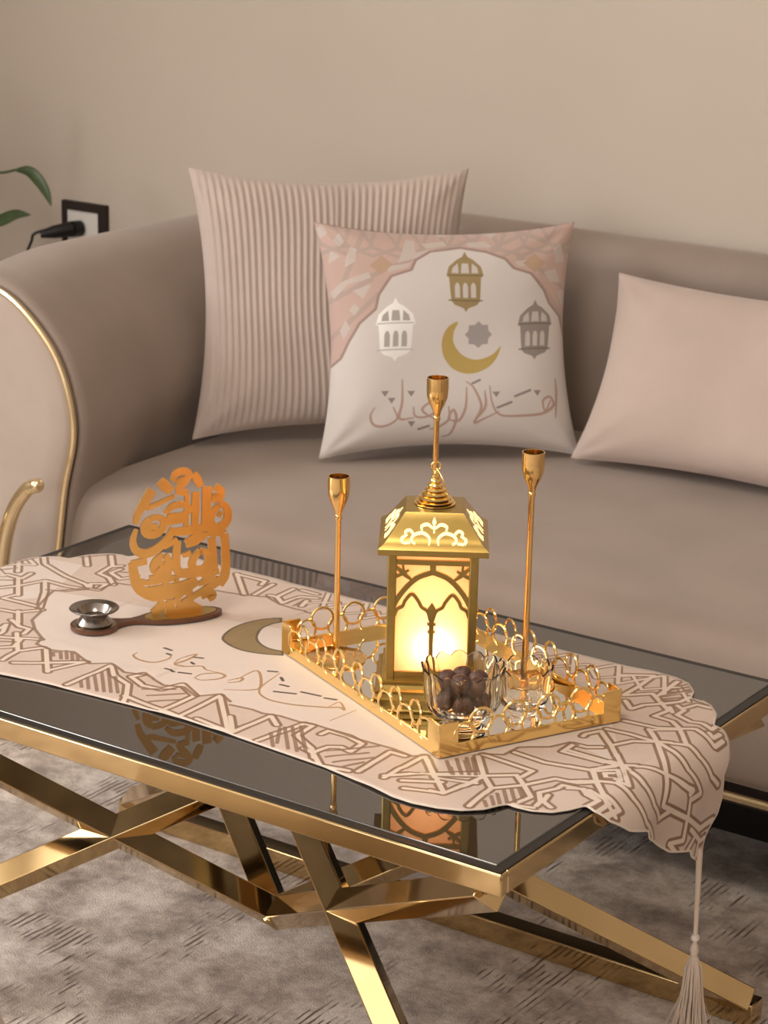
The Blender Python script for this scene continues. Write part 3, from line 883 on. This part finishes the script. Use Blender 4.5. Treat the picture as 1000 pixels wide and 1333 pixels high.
def drape(s, y):
    """flat cloth position -> draped position"""
    def bend(e):
        th = min(max(e / BR, 0), math.pi / 2)
        return BR * math.sin(th), BR * (1 - math.cos(th)) + max(0, e - BR * math.pi / 2)
    x, z = s, TZ
    if s > -.01:
        dx, dz = bend(s + .01)
        x, z = -.01 + dx, TZ - dz
        k = min(1, max(0, (s - .01) / .06))
        x += k * (.0045 * math.sin(y * 34 + .8) + .003 * math.sin(y * 61))
    elif s < -L + .01:
        dx, dz = bend(-L + .01 - s)
        x, z = -L + .01 - dx, TZ - dz
    if -L + .02 < s < -.02:
        r = 0
        for sc_, a_ in ((9, .0022), (24, .0016)):
            r += a_ * max(0, noise.noise(Vector((s * sc_, y * sc_ * 1.4, 1.7))))
        inside = (-.60 < s < -.05 and .15 < y < .60) or (-.80 < s < -.62 and .22 < y < .46)
        z += r * (.15 if inside else 1)
    return x, y, z


run = thing('table_runner', 'cream table runner with brown geometric border, crescent and tassel', 'table runner', (-.5, .345, .45))
ro = Vector((-.5, .345, .45))
NS, NV = 520, 60
S0, S1 = -1.121, .131
g = MB()
uvs = []
for i in range(NS + 1):
    s = S0 + (S1 - S0) * i / NS
    a, b = edges(s)
    for j in range(NV + 1):
        y = a + (b - a) * j / NV
        p = drape(s, y)
        g.v.append((p[0] - ro.x, p[1] - ro.y, p[2] - ro.z))
        uvs.append((s, y))
for i in range(NS):
    for j in range(NV):
        a = i * (NV + 1) + j
        g.f.append((a, a + NV + 1, a + NV + 2, a + 1))
cv = Canvas(-1.13, .14, .07, .59, .0005)
BASE = (.66, .56, .50)
cv.rgb[:] = BASE
# the border between the scalloped inner line and the hem is a shade pinker
mk = cv.mask()
b_in = []
for l in TR['thin']:
    if len(l) > 6:
        b_in += [mm(l)]
BROWN, CREAM, BORDER = (.19, .092, .04), (.68, .565, .47), (.58, .455, .385)
inner_f = sorted([p for l in b_in for p in l if p[1] < .34])
inner_b = sorted([p for l in b_in for p in l if p[1] >= .34])
fpts = [(-1.2, .25), (-.97, .24)] + [p for p in inner_f] + [(-.03, .30)]
bpts = [(-1.2, .42), (-.95, .46)] + [p for p in inner_b] + [(-.35, .475), (-.2, .47), (-.1, .40), (-.03, .30)]
mk[:] = 1
inn = cv.mask()
cv.poly(inn, fpts + bpts[::-1])
mk = mk * (1 - inn)
cv.paint(mk, BORDER)
# strap-work of the border
dm, cm = cv.mask(), cv.mask()
for l in TR['dbl']:
    q = mm(l)
    if q[0][0] > -.12: q = smooth_pts(q, 4) if len(q) > 5 and False else q
    cv.stroke(dm, q, .0132)
    cv.stroke(cm, q, .0056)
# areas the photograph shows too small to follow get the same strap-work in rows
rs = random.Random(5)
for k in range(9):
    s = -.62 + k * .062
    cv.stroke(dm, [(s, .572), (s + .03, .515), (s + .06, .572)], .0105); cv.stroke(cm, [(s, .572), (s + .03, .515), (s + .06, .572)], .005)
    cv.stroke(dm, [(s, .515), (s + .031, .55), (s + .062, .515)], .0095); cv.stroke(cm, [(s, .515), (s + .031, .55), (s + .062, .515)], .0042)
for k in range(6):
    y = .18 + k * .06
    q = [(-1.0, y), (-1.05, y + .03), (-1.10, y), (-1.05, y - .03), (-1.0, y)]
    cv.stroke(dm, q, .011); cv.stroke(cm, q, .0055)
cv.paint(dm, BROWN, .92)
cv.paint(cm, CREAM)
tm_ = cv.mask()
for l in TR['thin']:
    cv.stroke(tm_, mm(l), .0046)
cv.paint(tm_, BROWN, .85)
mk = cv.mask()
cv.stroke(mk, [(s_, edges(s_)[0] + .001) for s_ in np.linspace(S0 + .01, S1 - .005, 700)], .004)
cv.stroke(mk, [(s_, edges(s_)[1] - .001) for s_ in np.linspace(S0 + .01, S1 - .005, 700)], .004)
cv.paint(mk, (.66, .56, .47))
cr = mm(TR['cres'])
no = 9
cr = smooth_pts(cr[:no], 5) + smooth_pts(cr[no:], 5)
mk = cv.mask(); cv.poly(mk, cr); cv.paint(mk, (.32, .215, .075), metal=.5)
mk = cv.mask(); cv.stroke(mk, cr + cr[:1], .0034); cv.paint(mk, (.11, .07, .03))
mk = cv.mask()
for l in TR['text']:
    q = smooth_pts(mm(l), 5)
    k = len(q)
    cv.stroke(mk, q, [.0016 + .0022 * math.sin(math.pi * i / max(1, k - 1)) for i in range(k)])
cv.paint(mk, (.36, .21, .09))
mk = cv.mask()
for l in TR['dot']:
    cv.stroke(mk, mm(l), .0042)
cv.paint(mk, (.045, .03, .025))
mr = mat('runner_fabric', BASE, .62, Sheen_Weight=.15)
uvn = nd(mr, 'ShaderNodeUVMap'); uvn.uv_map = 'print'
ti = nd(mr, 'ShaderNodeTexImage'); ti.image = cv.image('runner_print')
tm2 = nd(mr, 'ShaderNodeTexImage'); tm2.image = cv.metal_image('runner_foil')
lk(mr, uvn.outputs[0], ti.inputs[0]); lk(mr, ti.outputs[0], bsdf(mr).inputs['Base Color'])
lk(mr, uvn.outputs[0], tm2.inputs[0]); lk(mr, tm2.outputs[0], bsdf(mr).inputs['Metallic'])
bsdf(mr).inputs['Roughness'].default_value = .45
cl = g.build('cloth', mr, run, angle=180)
ul = cl.data.uv_layers.new(name='print')
idx = np.empty(len(cl.data.loops), np.int32)
cl.data.loops.foreach_get('vertex_index', idx)
ua = np.array(uvs, np.float32)[idx]
ua[:, 0] = (ua[:, 0] - cv.x0) / (cv.w * cv.res)
ua[:, 1] = (ua[:, 1] - cv.y0) / (cv.h * cv.res)
ul.data.foreach_set('uv', ua.ravel())
sd = cl.modifiers.new('thickness', 'SOLIDIFY'); sd.thickness = .0010; sd.offset = 1
# tassel
tip = Vector(drape(S1 - .004, .368)) - ro
tx, ty = tip.x + .002, tip.y
zz = lambda z: z - ro.z
cord = MB().tube([(tx, ty, tip.z + .012), (tx + .001, ty, tip.z - .01), (tx + .001, ty + .003, zz(.244))], [.0042, .0035, .0024], 10).build('cord', M['tassel'], run)
bx_, by_ = tx + .001, ty + .003
MB().sphere((bx_, by_, zz(.2405)), .0052).build('bead', M['pearl'], cord)
MB().lathe([(.0015, .2358), (.0042, .231), (.0052, .225), (.0040, .220), (.0030, .215)], 16, (bx_, by_, -ro.z)).build('knot', M['tassel'], cord)
g = MB()
rs = random.Random(11)
for k in range(150):
    a = rs.uniform(0, 2 * math.pi)
    q = math.sqrt(rs.random())
    r0, r1, r2 = .0035 * q, .0125 * q, (.019 + .004 * rs.random()) * q
    if k > 144: r2 *= 1.6
    c_, s_ = math.cos(a), math.sin(a)
    w1 = rs.uniform(-.0015, .0015)
    g.tube([(bx_ + c_ * r0, by_ + s_ * r0, zz(.218)), (bx_ + c_ * r1 * .75, by_ + s_ * r1 * .75, zz(.204)), (bx_ + c_ * r1 + w1, by_ + s_ * r1, zz(.17)), (bx_ + c_ * r2 - w1, by_ + s_ * r2, zz(.12)), (bx_ + c_ * r2, by_ + s_ * r2, zz(.085 + rs.uniform(-.006, .006)))], .00085, 4, caps=False)
tag(g.build('tassel_skirt', M['tassel'], cord), kind='stuff')

# ================================================================== mirrored tray
TA = math.radians(64.15)
TY0 = .4560
tray = thing('mirror_tray', 'rectangular mirrored tray with gold ring gallery on the runner', 'tray', (-.2, .194, TY0), TA)
tw, tl = .24, .372
rl, rh = .0035, .0135
for a, b in (((0, 0, 0), (rl, tl, rh)), ((tw - rl, 0, 0), (tw, tl, rh)), ((rl, 0, 0), (tw - rl, rl, rh)), ((rl, tl - rl, 0), (tw - rl, tl, rh))):
    MB().box(a, b).build('rail', M['gold_bright'], tray, bevel=.0006)
MB().box((rl, rl, .0005), (tw - rl, tl - rl, .0035)).build('mirror', M['mirror'], tray, flat=True)
bh, bw_, bt = .039, .024, .0022
for sx in (0, 1):
    for sy in (0, 1):
        X, Y = (tw if sx else 0), (tl if sy else 0)
        dx, dy = (-1 if sx else 1), (-1 if sy else 1)
        g = MB()
        e1 = sorted((X, X + dx * bw_)); e2 = sorted((Y - dy * .0006, Y + dy * bt))
        g.box((e1[0], e2[0], 0), (e1[1], e2[1], bh))
        e1 = sorted((X - dx * .0006, X + dx * bt)); e2 = sorted((Y, Y + dy * bw_))
        g.box((e1[0], e2[0], 0), (e1[1], e2[1], bh))
        g.build('corner_bracket', M['gold_bright'], tray, bevel=.0005)
RR, rr = .0140, .0017
ring0 = MB().tube([(RR * math.cos(k * math.pi / 12), 0, RR * math.sin(k * math.pi / 12)) for k in range(24)], rr, 6, closed=True).build('ring', M['gold_bright'], tray)
first = True


def ring(x, y, z, rz):
    global first
    o = ring0 if first else copy_part(ring0, tray)
    first = False
    o.location, o.rotation_euler = (x, y, z), (0, 0, rz)


for y in (rl / 2, tl - rl / 2):
    n = 9
    for k in range(n):
        ring(bw_ + .008 + (tw - 2 * bw_ - .016) * k / (n - 1), y, .0215 if k % 2 == 0 else .0345, .10 * (-1) ** k)
for x in (rl / 2, tw - rl / 2):
    n = 15
    for k in range(n):
        ring(x, bw_ + .008 + (tl - 2 * bw_ - .016) * k / (n - 1), .0215 if k % 2 == 0 else .0345, math.pi / 2 + .10 * (-1) ** k)
TF = TY0 + .0036     # tray mirror surface

# ================================================================== lantern
LA = math.atan2(.5416, .8406)
LC = (-.323, .362)
lan = thing('lantern', 'gold pierced lantern with lit frosted panes on the mirrored tray', 'lantern', (*LC, TF), LA)
zl = lambda z: z - TF
# plinth steps
g = MB()


def sq(h):
    return [(-h, -h), (h, -h), (h, h), (-h, h)]


def square_lathe(prof, g, cap=True):
    vs = [(x, y, z) for h, z in prof for x, y in sq(h)]
    fs = []
    for k in range(len(prof) - 1):
        for i in range(4):
            j = (i + 1) % 4
            fs.append((4 * k + i, 4 * k + j, 4 * k + 4 + j, 4 * k + 4 + i))
    if cap:
        fs += [(3, 2, 1, 0), tuple(4 * (len(prof) - 1) + i for i in range(4))]
    return g.add(vs, fs)


square_lathe([(.0635, 0), (.0635, .0055), (.0610, .0070), (.0595, .0110), (.0615, .0125), (.0615, .0150), (.0575, .0170), (.0545, .0210), (.0560, .0225), (.0560, .0250), (.0520, .0262)], g)
g.build('base_block', M['gold_lantern'], lan, angle=20)
zb, zt = zl(.4855), zl(.640)
hb = .0515
for sx in (-1, 1):
    for sy in (-1, 1):
        c = (sx * (hb - .0052), sy * (hb - .0052))
        MB().box((c[0] - .0052, c[1] - .0052, zb - .002), (c[0] + .0052, c[1] + .0052, zt)).build('corner_post', M['gold_lantern'], lan, bevel=.0015)
# pierced tracery, one panel per side
kx, kz = .0002267, .000234
P2 = lambda x, y: ((x - 352) * kx, zl(.4855) + (1195 - y) * kz)
ST = [([(138, 905), (150, 835), (200, 745), (270, 672), (352, 638)], 26), ([(566, 905), (554, 835), (504, 745), (434, 672), (352, 638)], 26),
      ([(352, 600), (352, 640)], 30),
      ([(165, 865), (178, 832), (205, 815), (216, 788), (250, 752), (284, 788), (300, 818), (330, 838), (346, 885)], 17),
      ([(539, 865), (526, 832), (499, 815), (488, 788), (454, 752), (420, 788), (404, 818), (374, 838), (358, 885)], 17),
      ([(352, 870), (352, 1165)], 24), ([(352, 795), (352, 835), (352, 885)], [4, 44, 12]), ([(330, 905), (374, 905)], 14), ([(332, 945), (372, 945)], 14),
      ([(130, 1165), (574, 1165)], 24), ([(130, 1188), (574, 1188)], 20), ([(130, 590), (574, 590)], 26)]
for s_ in (-1, 1):
    xx = lambda v: 352 + s_ * v
    ST += [([(xx(207), 900), (xx(207), 1160)], 26), ([(xx(228), 886), (xx(182), 886)], 16), ([(xx(222), 915), (xx(186), 915)], 14), ([(xx(228), 942), (xx(182), 942)], 16), ([(xx(230), 1145), (xx(182), 1145)], 22), ([(xx(206), 900), (xx(206), 760), (xx(206), 600)], 14),
           ([(xx(200), 600), (xx(150), 645), (xx(105), 680)], [8, 22, 12]), ([(xx(165), 655), (xx(185), 660)], 14), ([(xx(120), 630), (xx(150), 648), (xx(185), 668)], [10, 16, 10]), ([(xx(150), 605), (xx(145), 640), (xx(135), 662)], 12)]
for side in range(4):
    ca, sa = math.cos(side * math.pi / 2), math.sin(side * math.pi / 2)

    def mp3(u, v, d):
        x, y = u, -(hb - .0035) - d
        return (x * ca - y * sa, x * sa + y * ca, v)
    g = MB()
    for k, (q, wd) in enumerate(ST):
        w_ = [a * kx for a in wd] if isinstance(wd, list) else wd * kx
        g.ribbon([P2(*p) for p in q], w_, -.0012 - .00001 * k, .0022 + .00001 * k, mp3, 5)
    g.build('tracery_panel', M['gold_lantern'], lan, angle=30)
    x0, x1 = -(hb - .0085), hb - .0085
    yy = -(hb - .0062)
    vs = [(x0, yy, zb + .001), (x1, yy, zb + .001), (x1, yy, zt - .002), (x0, yy, zt - .002)]
    MB().add([(x * ca - y * sa, x * sa + y * ca, z) for x, y, z in vs], [(0, 1, 2, 3)]).build('pane', M['pane'], lan, flat=True)
# roof
roof = [(.0605, zl(.6375)), (.0625, zl(.6385)), (.0625, zl(.6450)), (.0600, zl(.6475)), (.0560, zl(.6500)), (.0505, zl(.6570)), (.0440, zl(.6660)), (.0385, zl(.6740)), (.0345, zl(.6795)), (.0325, zl(.6815)), (.0240, zl(.6825))]
g = MB()
square_lathe(roof, g, False)
n = len(roof)
g.f.append(tuple(4 * (n - 1) + i for i in range(4)))
g.add([(x, y, zl(.6380)) for x, y in sq(.0606)], [(3, 2, 1, 0)])
g.build('roof', M['gold_lantern'], lan, angle=28)


def roof_h(z):
    for (a, p), (b, q) in zip(roof[2:], roof[3:]):
        if p <= z <= q:
            return a + (b - a) * (z - p) / (q - p)
    return roof[2][0]


SC = []
for s_ in (-1, 1):
    X = lambda v: 352 + s_ * v
    SC += [([(X(24), 532), (X(22), 495), (X(55), 466), (X(98), 478), (X(112), 508), (X(92), 526)], [8, 15, 17, 16, 15, 12]),
           ([(X(98), 480), (X(120), 452), (X(142), 462), (X(136), 486)], [14, 15, 15, 12]), ([(X(138), 480), (X(160), 500), (X(152), 524)], [12, 16, 16]), ([(X(150), 524), (X(118), 520)], 12),
           ([(X(6), 440), (X(32), 418), (X(62), 428), (X(60), 452)], [10, 17, 16, 10])]
SC += [([(352, 466), (352, 425)], [8, 15]), ([(352, 424), (352, 404), (352, 378)], [8, 24, 3])]
z_of = lambda y: zl(.6495) + (535 - y) / (535 - 375) * (.6775 - .6495)
for side in range(4):
    ca, sa = math.cos(side * math.pi / 2), math.sin(side * math.pi / 2)

    def mp4(u, v, d):
        x, y = u, -roof_h(v) - d
        return (x * ca - y * sa, x * sa + y * ca, v)
    g = MB()
    for q, wd in SC:
        w_ = [a * kx * .85 for a in wd] if isinstance(wd, list) else wd * kx * .85
        g.ribbon([((p[0] - 352) * kx, z_of(p[1])) for p in q], w_, -.0006, .0009, mp4, 5)
    g.build('roof_glow_scroll', M['glow_scroll'], lan, angle=30)  # raised scrolls that glow themselves, in place of candle light through openings
# finial of stacked rings, hanging loop
pr = []
for k, (r, z0, z1) in enumerate(((.0235, .6825, .6855), (.0215, .6855, .6885), (.0190, .6885, .6930), (.0155, .6930, .6975), (.0120, .6975, .7020), (.0088, .7020, .7070), (.0066, .7070, .7125), (.0045, .7125, .7220))):
    pr += [(r * .8, zl(z0)), (r, zl(z0 + (z1 - z0) * .3)), (r, zl(z0 + (z1 - z0) * .6)), (r * .82, zl(z1))]
MB().lathe(pr, 32).build('finial', M['gold_bright'], lan)
MB().tube([(.0052 * math.cos(k * math.pi / 10), 0, zl(.7270) + .0052 * math.sin(k * math.pi / 10)) for k in range(20)], .0012, 8, closed=True).build('loop', M['gold_bright'], lan)
MB().tube(smooth_pts([(.001, -.002, zl(.7250)), (.008, -.006, zl(.714)), (.013, -.008, zl(.700)), (.0165, -.010, zl(.6875))], 5), .0009, 8).build('hook', M['gold_bright'], lan)
# candle inside
cd = MB().lathe([(.018, 0), (.018, .030), (.016, .033), (.001, .031)], 28, (0, -.012, .026)).build('candle', M['pouf'], lan)
MB().lathe([(.001, 0), (.0042, .004), (.0050, .009), (.0034, .016), (.0008, .023)], 16, (0, -.026, .052), cap=False).build('flame', M['flame'], lan)
pd = bpy.data.lights.new('lantern_candle_light', 'POINT')
pd.energy, pd.color, pd.shadow_soft_size = .30, (1.0, .53, .28), .006
po = bpy.data.objects.new('lantern_candle_light', pd)
po.parent = lan
po.location = (.004, -.032, .062)
COL.objects.link(po)
pd = bpy.data.lights.new('lantern_fill_light', 'POINT')  # second light added inside to even the glow of the panes
pd.energy, pd.color, pd.shadow_soft_size = .22, (1.0, .50, .25), .012
po = bpy.data.objects.new('lantern_fill_light', pd)
po.parent = lan
po.location = (0, .005, .128)
COL.objects.link(po)

# ================================================================== three candlesticks
def candlestick(pos, height, label):
    c = thing('candlestick', label, 'candlestick', (pos[0], pos[1], TF), 0, 'gold candlesticks on the tray')
    MB().lathe([(.036, 0), (.0365, .0008), (.0365, .0022), (.0350, .0030), (.006, .0032), (.0045, .005)], 40).build('base_plate', M['gold_copper'], c)
    h = height
    MB().lathe([(.0042, .004), (.0036, h * .4), (.0034, h - .054), (.0044, h - .052), (.0044, h - .048), (.0034, h - .0465)], 14).build('rod', M['gold_copper'], c)
    MB().lathe([(.0036, h - .048), (.0056, h - .040), (.0096, h - .032), (.0124, h - .024), (.0134, h - .014), (.0132, h - .0005), (.0133, h), (.0120, h), (.0118, h - .004), (.0112, h - .024), (.0005, h - .028)], 28, cap=False).build('cup', M['gold_copper'], c)
    return c


candlestick((-.4622, .3680), .6885 - TF, 'shortest gold candlestick, at the tray corner nearest the calligraphy stand')
candlestick((-.410, .4955), .792 - TF, 'tallest gold candlestick, standing behind the lantern')
candlestick((-.2375, .434), .743 - TF, 'mid-height gold candlestick, beside the glass bowls')

# ================================================================== cut glass bowls
def fluted(name, label, pos, R, h, r0, nfl, rot=0, tilt=(0, 0)):
    c = thing(name, label, 'bowl', (pos[0], pos[1], TF), rot, 'cut glass bowls on the tray')
    prof_o = [(r0, 0), (r0 * 1.02, .003), (r0 * .82, .007), (r0 * .78, .010), (r0 * 1.0, .016), (R * .80, .024), (R * .90, .034), (R * .93, .05), (R * .96, h - .006), (R, h)]
    prof_i = [(R - .0022, h), (R * .92 - .001, h - .006), (R * .87 - .001, .05), (R * .84 - .001, .036), (R * .72, .027), (R * .4, .022), (.001, .021)]
    nn = nfl * 8

    def wob(k, a, r, z):
        lobe = abs(math.cos(a * nfl / 2))
        f = min(1, max(0, (z - .016) / .02))
        rr_ = r * (1 + f * .055 * (lobe - .5))
        zz_ = z + (.0055 * (lobe - .6) if z > h - .003 else 0)
        return rr_, zz_
    MB().lathe(prof_o + prof_i, nn, (0, 0, 0), True, wob).build('bowl', M['glass'], c, angle=50)
    return c


fluted('glass_bowl', 'fluted glass bowl of chocolates at the front corner of the tray', (-.2213, .2725), .0465, .0745, .027, 14)
b2 = fluted('glass_bowl', 'smaller empty fluted glass bowl beside the bowl of chocolates', (-.1760, .3300), .0315, .068, .018, 10)
rs = random.Random(2)
spots = [(-.014, -.016, .0355), (.012, -.018, .0350), (.020, .008, .0360), (-.018, .010, .0355), (.001, .020, .0360), (0, 0, .047), (-.016, -.008, .0575), (.006, -.014, .0590), (.020, -.002, .0555), (-.010, .014, .0565), (.010, .016, .0560)]
names = ['low in the glass bowl behind the others']
for k, (x, y, z) in enumerate(spots):
    g = MB().sphere((0, 0, 0), .0118, 18, 12)
    g.v = [tuple(Vector(v) * (1 + .10 * noise.noise(Vector(v) * 170 + Vector((k, 3 * k, 0))) + .03 * noise.noise(Vector(v) * 520))) for v in g.v]
    o = g.build('chocolate', M['chocolate'], angle=180)
    o.location = (-.2213 + x, .2725 + y, TF + z)
    lab = {0: 'chocolate low against the front glass of the bowl, under the ball next to the lantern', 1: 'chocolate low against the front glass of the bowl, below the middle ball',
           2: 'chocolate low in the bowl, against the glass facing the empty bowl', 6: 'chocolate ball showing above the bowl rim, next to the lantern', 7: 'chocolate ball showing above the bowl rim, middle of the heap',
           8: 'chocolate ball above the bowl rim, nearest the empty glass bowl', 9: 'chocolate at the back of the heap, on the lantern side', 10: 'chocolate at the back of the heap, on the candlestick side'}.get(k, 'brown chocolate buried inside the heap in the fluted glass bowl')
    tag(o, lab, 'chocolate', 'chocolates in the glass bowl')

# ================================================================== incense burner board with calligraphy plate
AX = Vector((.530, .848, 0))
ang = math.atan2(AX.y, AX.x)
bo = Vector((-.709, .376, TZ + .0032))
ib = thing('incense_board', 'spoon shaped incense board with bronze cup and gold calligraphy plate', 'incense burner', bo, ang)
# board outline: oval paddle, narrow neck, round end (local x along the board)
out = []
for k in range(25):
    a = -math.pi * .5 * 1.55 + math.pi * 1.55 * k / 24
    out.append((-.001 + .055 * math.cos(a), .0235 * math.sin(a)))
round_ = []
cxr = -.114
for k in range(25):
    a = math.radians(25) + math.radians(310) * k / 24
    round_.append((cxr + .030 * math.cos(a), .030 * math.sin(a)))
outline = smooth_pts(out + [(-.065, .006)] + round_ + [(-.065, -.006)], 2, True)


def plate(outl, z0, z1, name, mt, sc_=1.0, c=(0, 0)):
    n = len(outl)
    P = [(c[0] + (x - c[0]) * sc_, c[1] + (y - c[1]) * sc_) for x, y in outl]
    g = MB().add([(x, y, z0) for x, y in P] + [(x, y, z1) for x, y in P], [(i, (i + 1) % n, n + (i + 1) % n, n + i) for i in range(n)] + [tuple(range(n))[::-1], tuple(n + i for i in range(n))])
    return g.build(name, mt, ib, angle=40)


plate(outline, 0, .0045, 'board', M['gold_dark'])
oval = [(-.001 + .047 * math.cos(2 * math.pi * k / 48), .0195 * math.sin(2 * math.pi * k / 48)) for k in range(48)]
plate(oval, .0042, .0055, 'gold_inlay', M['gold_lantern'])
plate([(cxr + .027 * math.cos(2 * math.pi * k / 40), .027 * math.sin(2 * math.pi * k / 40)) for k in range(40)] , .0042, .0052, 'round_inlay', M['antique'])
MB().lathe([(.021, .005), (.0225, .007), (.0200, .011), (.0165, .015), (.0185, .019), (.0250, .0225), (.0300, .0245), (.0312, .0258), (.0300, .0268), (.0265, .0262), (.0215, .0245), (.0185, .0190), (.0150, .0155), (.001, .0145)], 44, (cxr, 0, 0), cap=False).build('burner_cup', M['silver'], ib)
# calligraphy plate standing on the oval: strokes cut from 3 mm plate
kx2, kz2 = 1 / 6.347 / 970, 1 / 6.347 / 1000
Q2 = lambda x, y: ((x - 480) * kx2, .005 + (1290 - y) * kz2)
CS = [([(250, 235), (190, 330), (130, 430), (115, 500)], [70, 62, 50, 40]), ([(205, 300), (205, 375), (300, 350), (430, 300)], [20, 36, 34, 24]), ([(310, 165), (350, 210), (400, 262)], [62, 74, 60]),
      ([(408, 175), (440, 120), (500, 105), (545, 130), (520, 190), (450, 270)], [30, 50, 52, 46, 40, 40]), ([(585, 130), (610, 180), (640, 245)], [44, 56, 46]), ([(545, 140), (480, 210), (460, 270), (540, 285)], [30, 36, 44, 40]), ([(430, 190), (520, 160)], 26),
      ([(235, 468), (185, 520), (200, 590), (275, 600), (335, 550), (330, 485), (270, 462), (235, 468)], [44, 52, 56, 56, 52, 46, 40, 44]), ([(215, 540), (290, 540)], 44),
      ([(120, 545), (92, 640), (120, 725), (200, 755), (300, 715), (380, 640), (410, 560)], [24, 44, 56, 62, 58, 52, 40]),
      ([(350, 440), (410, 385), (500, 380), (545, 420), (490, 470), (400, 470), (365, 520)], [36, 46, 46, 44, 46, 46, 50]), ([(330, 520), (420, 500), (540, 500)], [40, 60, 46]),
      ([(598, 285), (596, 430), (592, 570)], [50, 54, 50]), ([(528, 300), (524, 450), (520, 560)], [36, 34, 34]), ([(420, 600), (520, 600), (660, 585)], [50, 60, 50]),
      ([(690, 250), (684, 420), (676, 620)], [66, 62, 60]), ([(755, 255), (800, 300), (790, 350), (730, 330)], [50, 60, 50, 36]), ([(820, 370), (770, 360), (735, 385)], [50, 44, 30]),
      ([(790, 415), (735, 470), (722, 550), (770, 600), (840, 570), (862, 490), (835, 420), (790, 415)], [40, 48, 52, 56, 60, 56, 48, 40]), ([(780, 480), (810, 500)], 44), ([(690, 620), (760, 640), (840, 610)], [50, 60, 50]),
      ([(650, 620), (580, 660), (510, 695)], [40, 44, 26]), ([(690, 640), (600, 700), (520, 730)], [40, 44, 24]), ([(450, 680), (440, 790), (440, 900), (480, 960)], [50, 56, 60, 60]), ([(340, 720), (450, 665)], [30, 40]),
      ([(335, 775), (275, 830), (262, 900), (330, 905), (375, 850), (350, 780)], [40, 56, 60, 56, 56, 44]), ([(372, 860), (360, 940), (300, 985), (210, 1000)], [60, 62, 56, 36]), ([(300, 840), (330, 860)], 40),
      ([(635, 775), (575, 850), (575, 920), (650, 940), (700, 890), (690, 810), (635, 775)], [40, 52, 56, 56, 56, 50, 40]), ([(460, 950), (580, 960), (740, 950)], [60, 66, 60]), ([(560, 790), (490, 805)], [40, 30]),
      ([(728, 680), (735, 800), (745, 950)], [54, 58, 60]), ([(832, 660), (842, 800), (840, 1000), (790, 1085)], [54, 58, 62, 60]), ([(795, 680), (830, 660)], 30),
      ([(85, 820), (100, 930), (130, 1030), (220, 1100), (340, 1130)], [56, 66, 72, 76, 76]), ([(75, 830), (200, 815)], 50), ([(120, 920), (100, 1010)], 50), ([(130, 975), (230, 1010)], 36), ([(220, 960), (350, 945)], 26),
      ([(200, 1075), (330, 1060), (470, 1050), (600, 1005)], [60, 50, 44, 30]), ([(340, 1060), (360, 1000), (430, 985), (440, 1020)], [36, 40, 40, 36]), ([(240, 1120), (380, 1120), (520, 1090), (620, 1040)], [70, 60, 50, 36]), ([(440, 1050), (580, 1040)], 20),
      ([(650, 1010), (720, 985), (790, 965)], [24, 36, 44]), ([(800, 1040), (720, 1090), (620, 1140), (490, 1200)], [60, 56, 44, 40]), ([(620, 1060), (680, 1040), (760, 1010)], [30, 44, 50]), ([(420, 1190), (480, 1130), (560, 1090)], [40, 34, 30]), ([(560, 1100), (530, 1150)], 30),
      ([(340, 1170), (300, 1225), (245, 1265)], [70, 62, 56]), ([(640, 1160), (700, 1140), (735, 1170), (700, 1200)], [60, 66, 60, 40]), ([(395, 1165), (390, 1230), (380, 1292)], [60, 62, 70]), ([(390, 1270), (640, 1275)], [60, 60]), ([(520, 1210), (590, 1250), (640, 1285)], [50, 60, 50]), ([(440, 1220), (580, 1200)], 46)]
g = MB()
for k, (q, wd) in enumerate(CS):
    w_ = [a * kx2 * 1.14 for a in wd] if isinstance(wd, list) else wd * kx2 * 1.14
    dd = .000012 * k
    g.ribbon([Q2(*p) for p in q], w_, -.0016 - dd, .0016 + dd, lambda u, v, d: (u, -d, v), 5)
g.build('calligraphy_plate', M['gold_sign'], ib, flat=True)
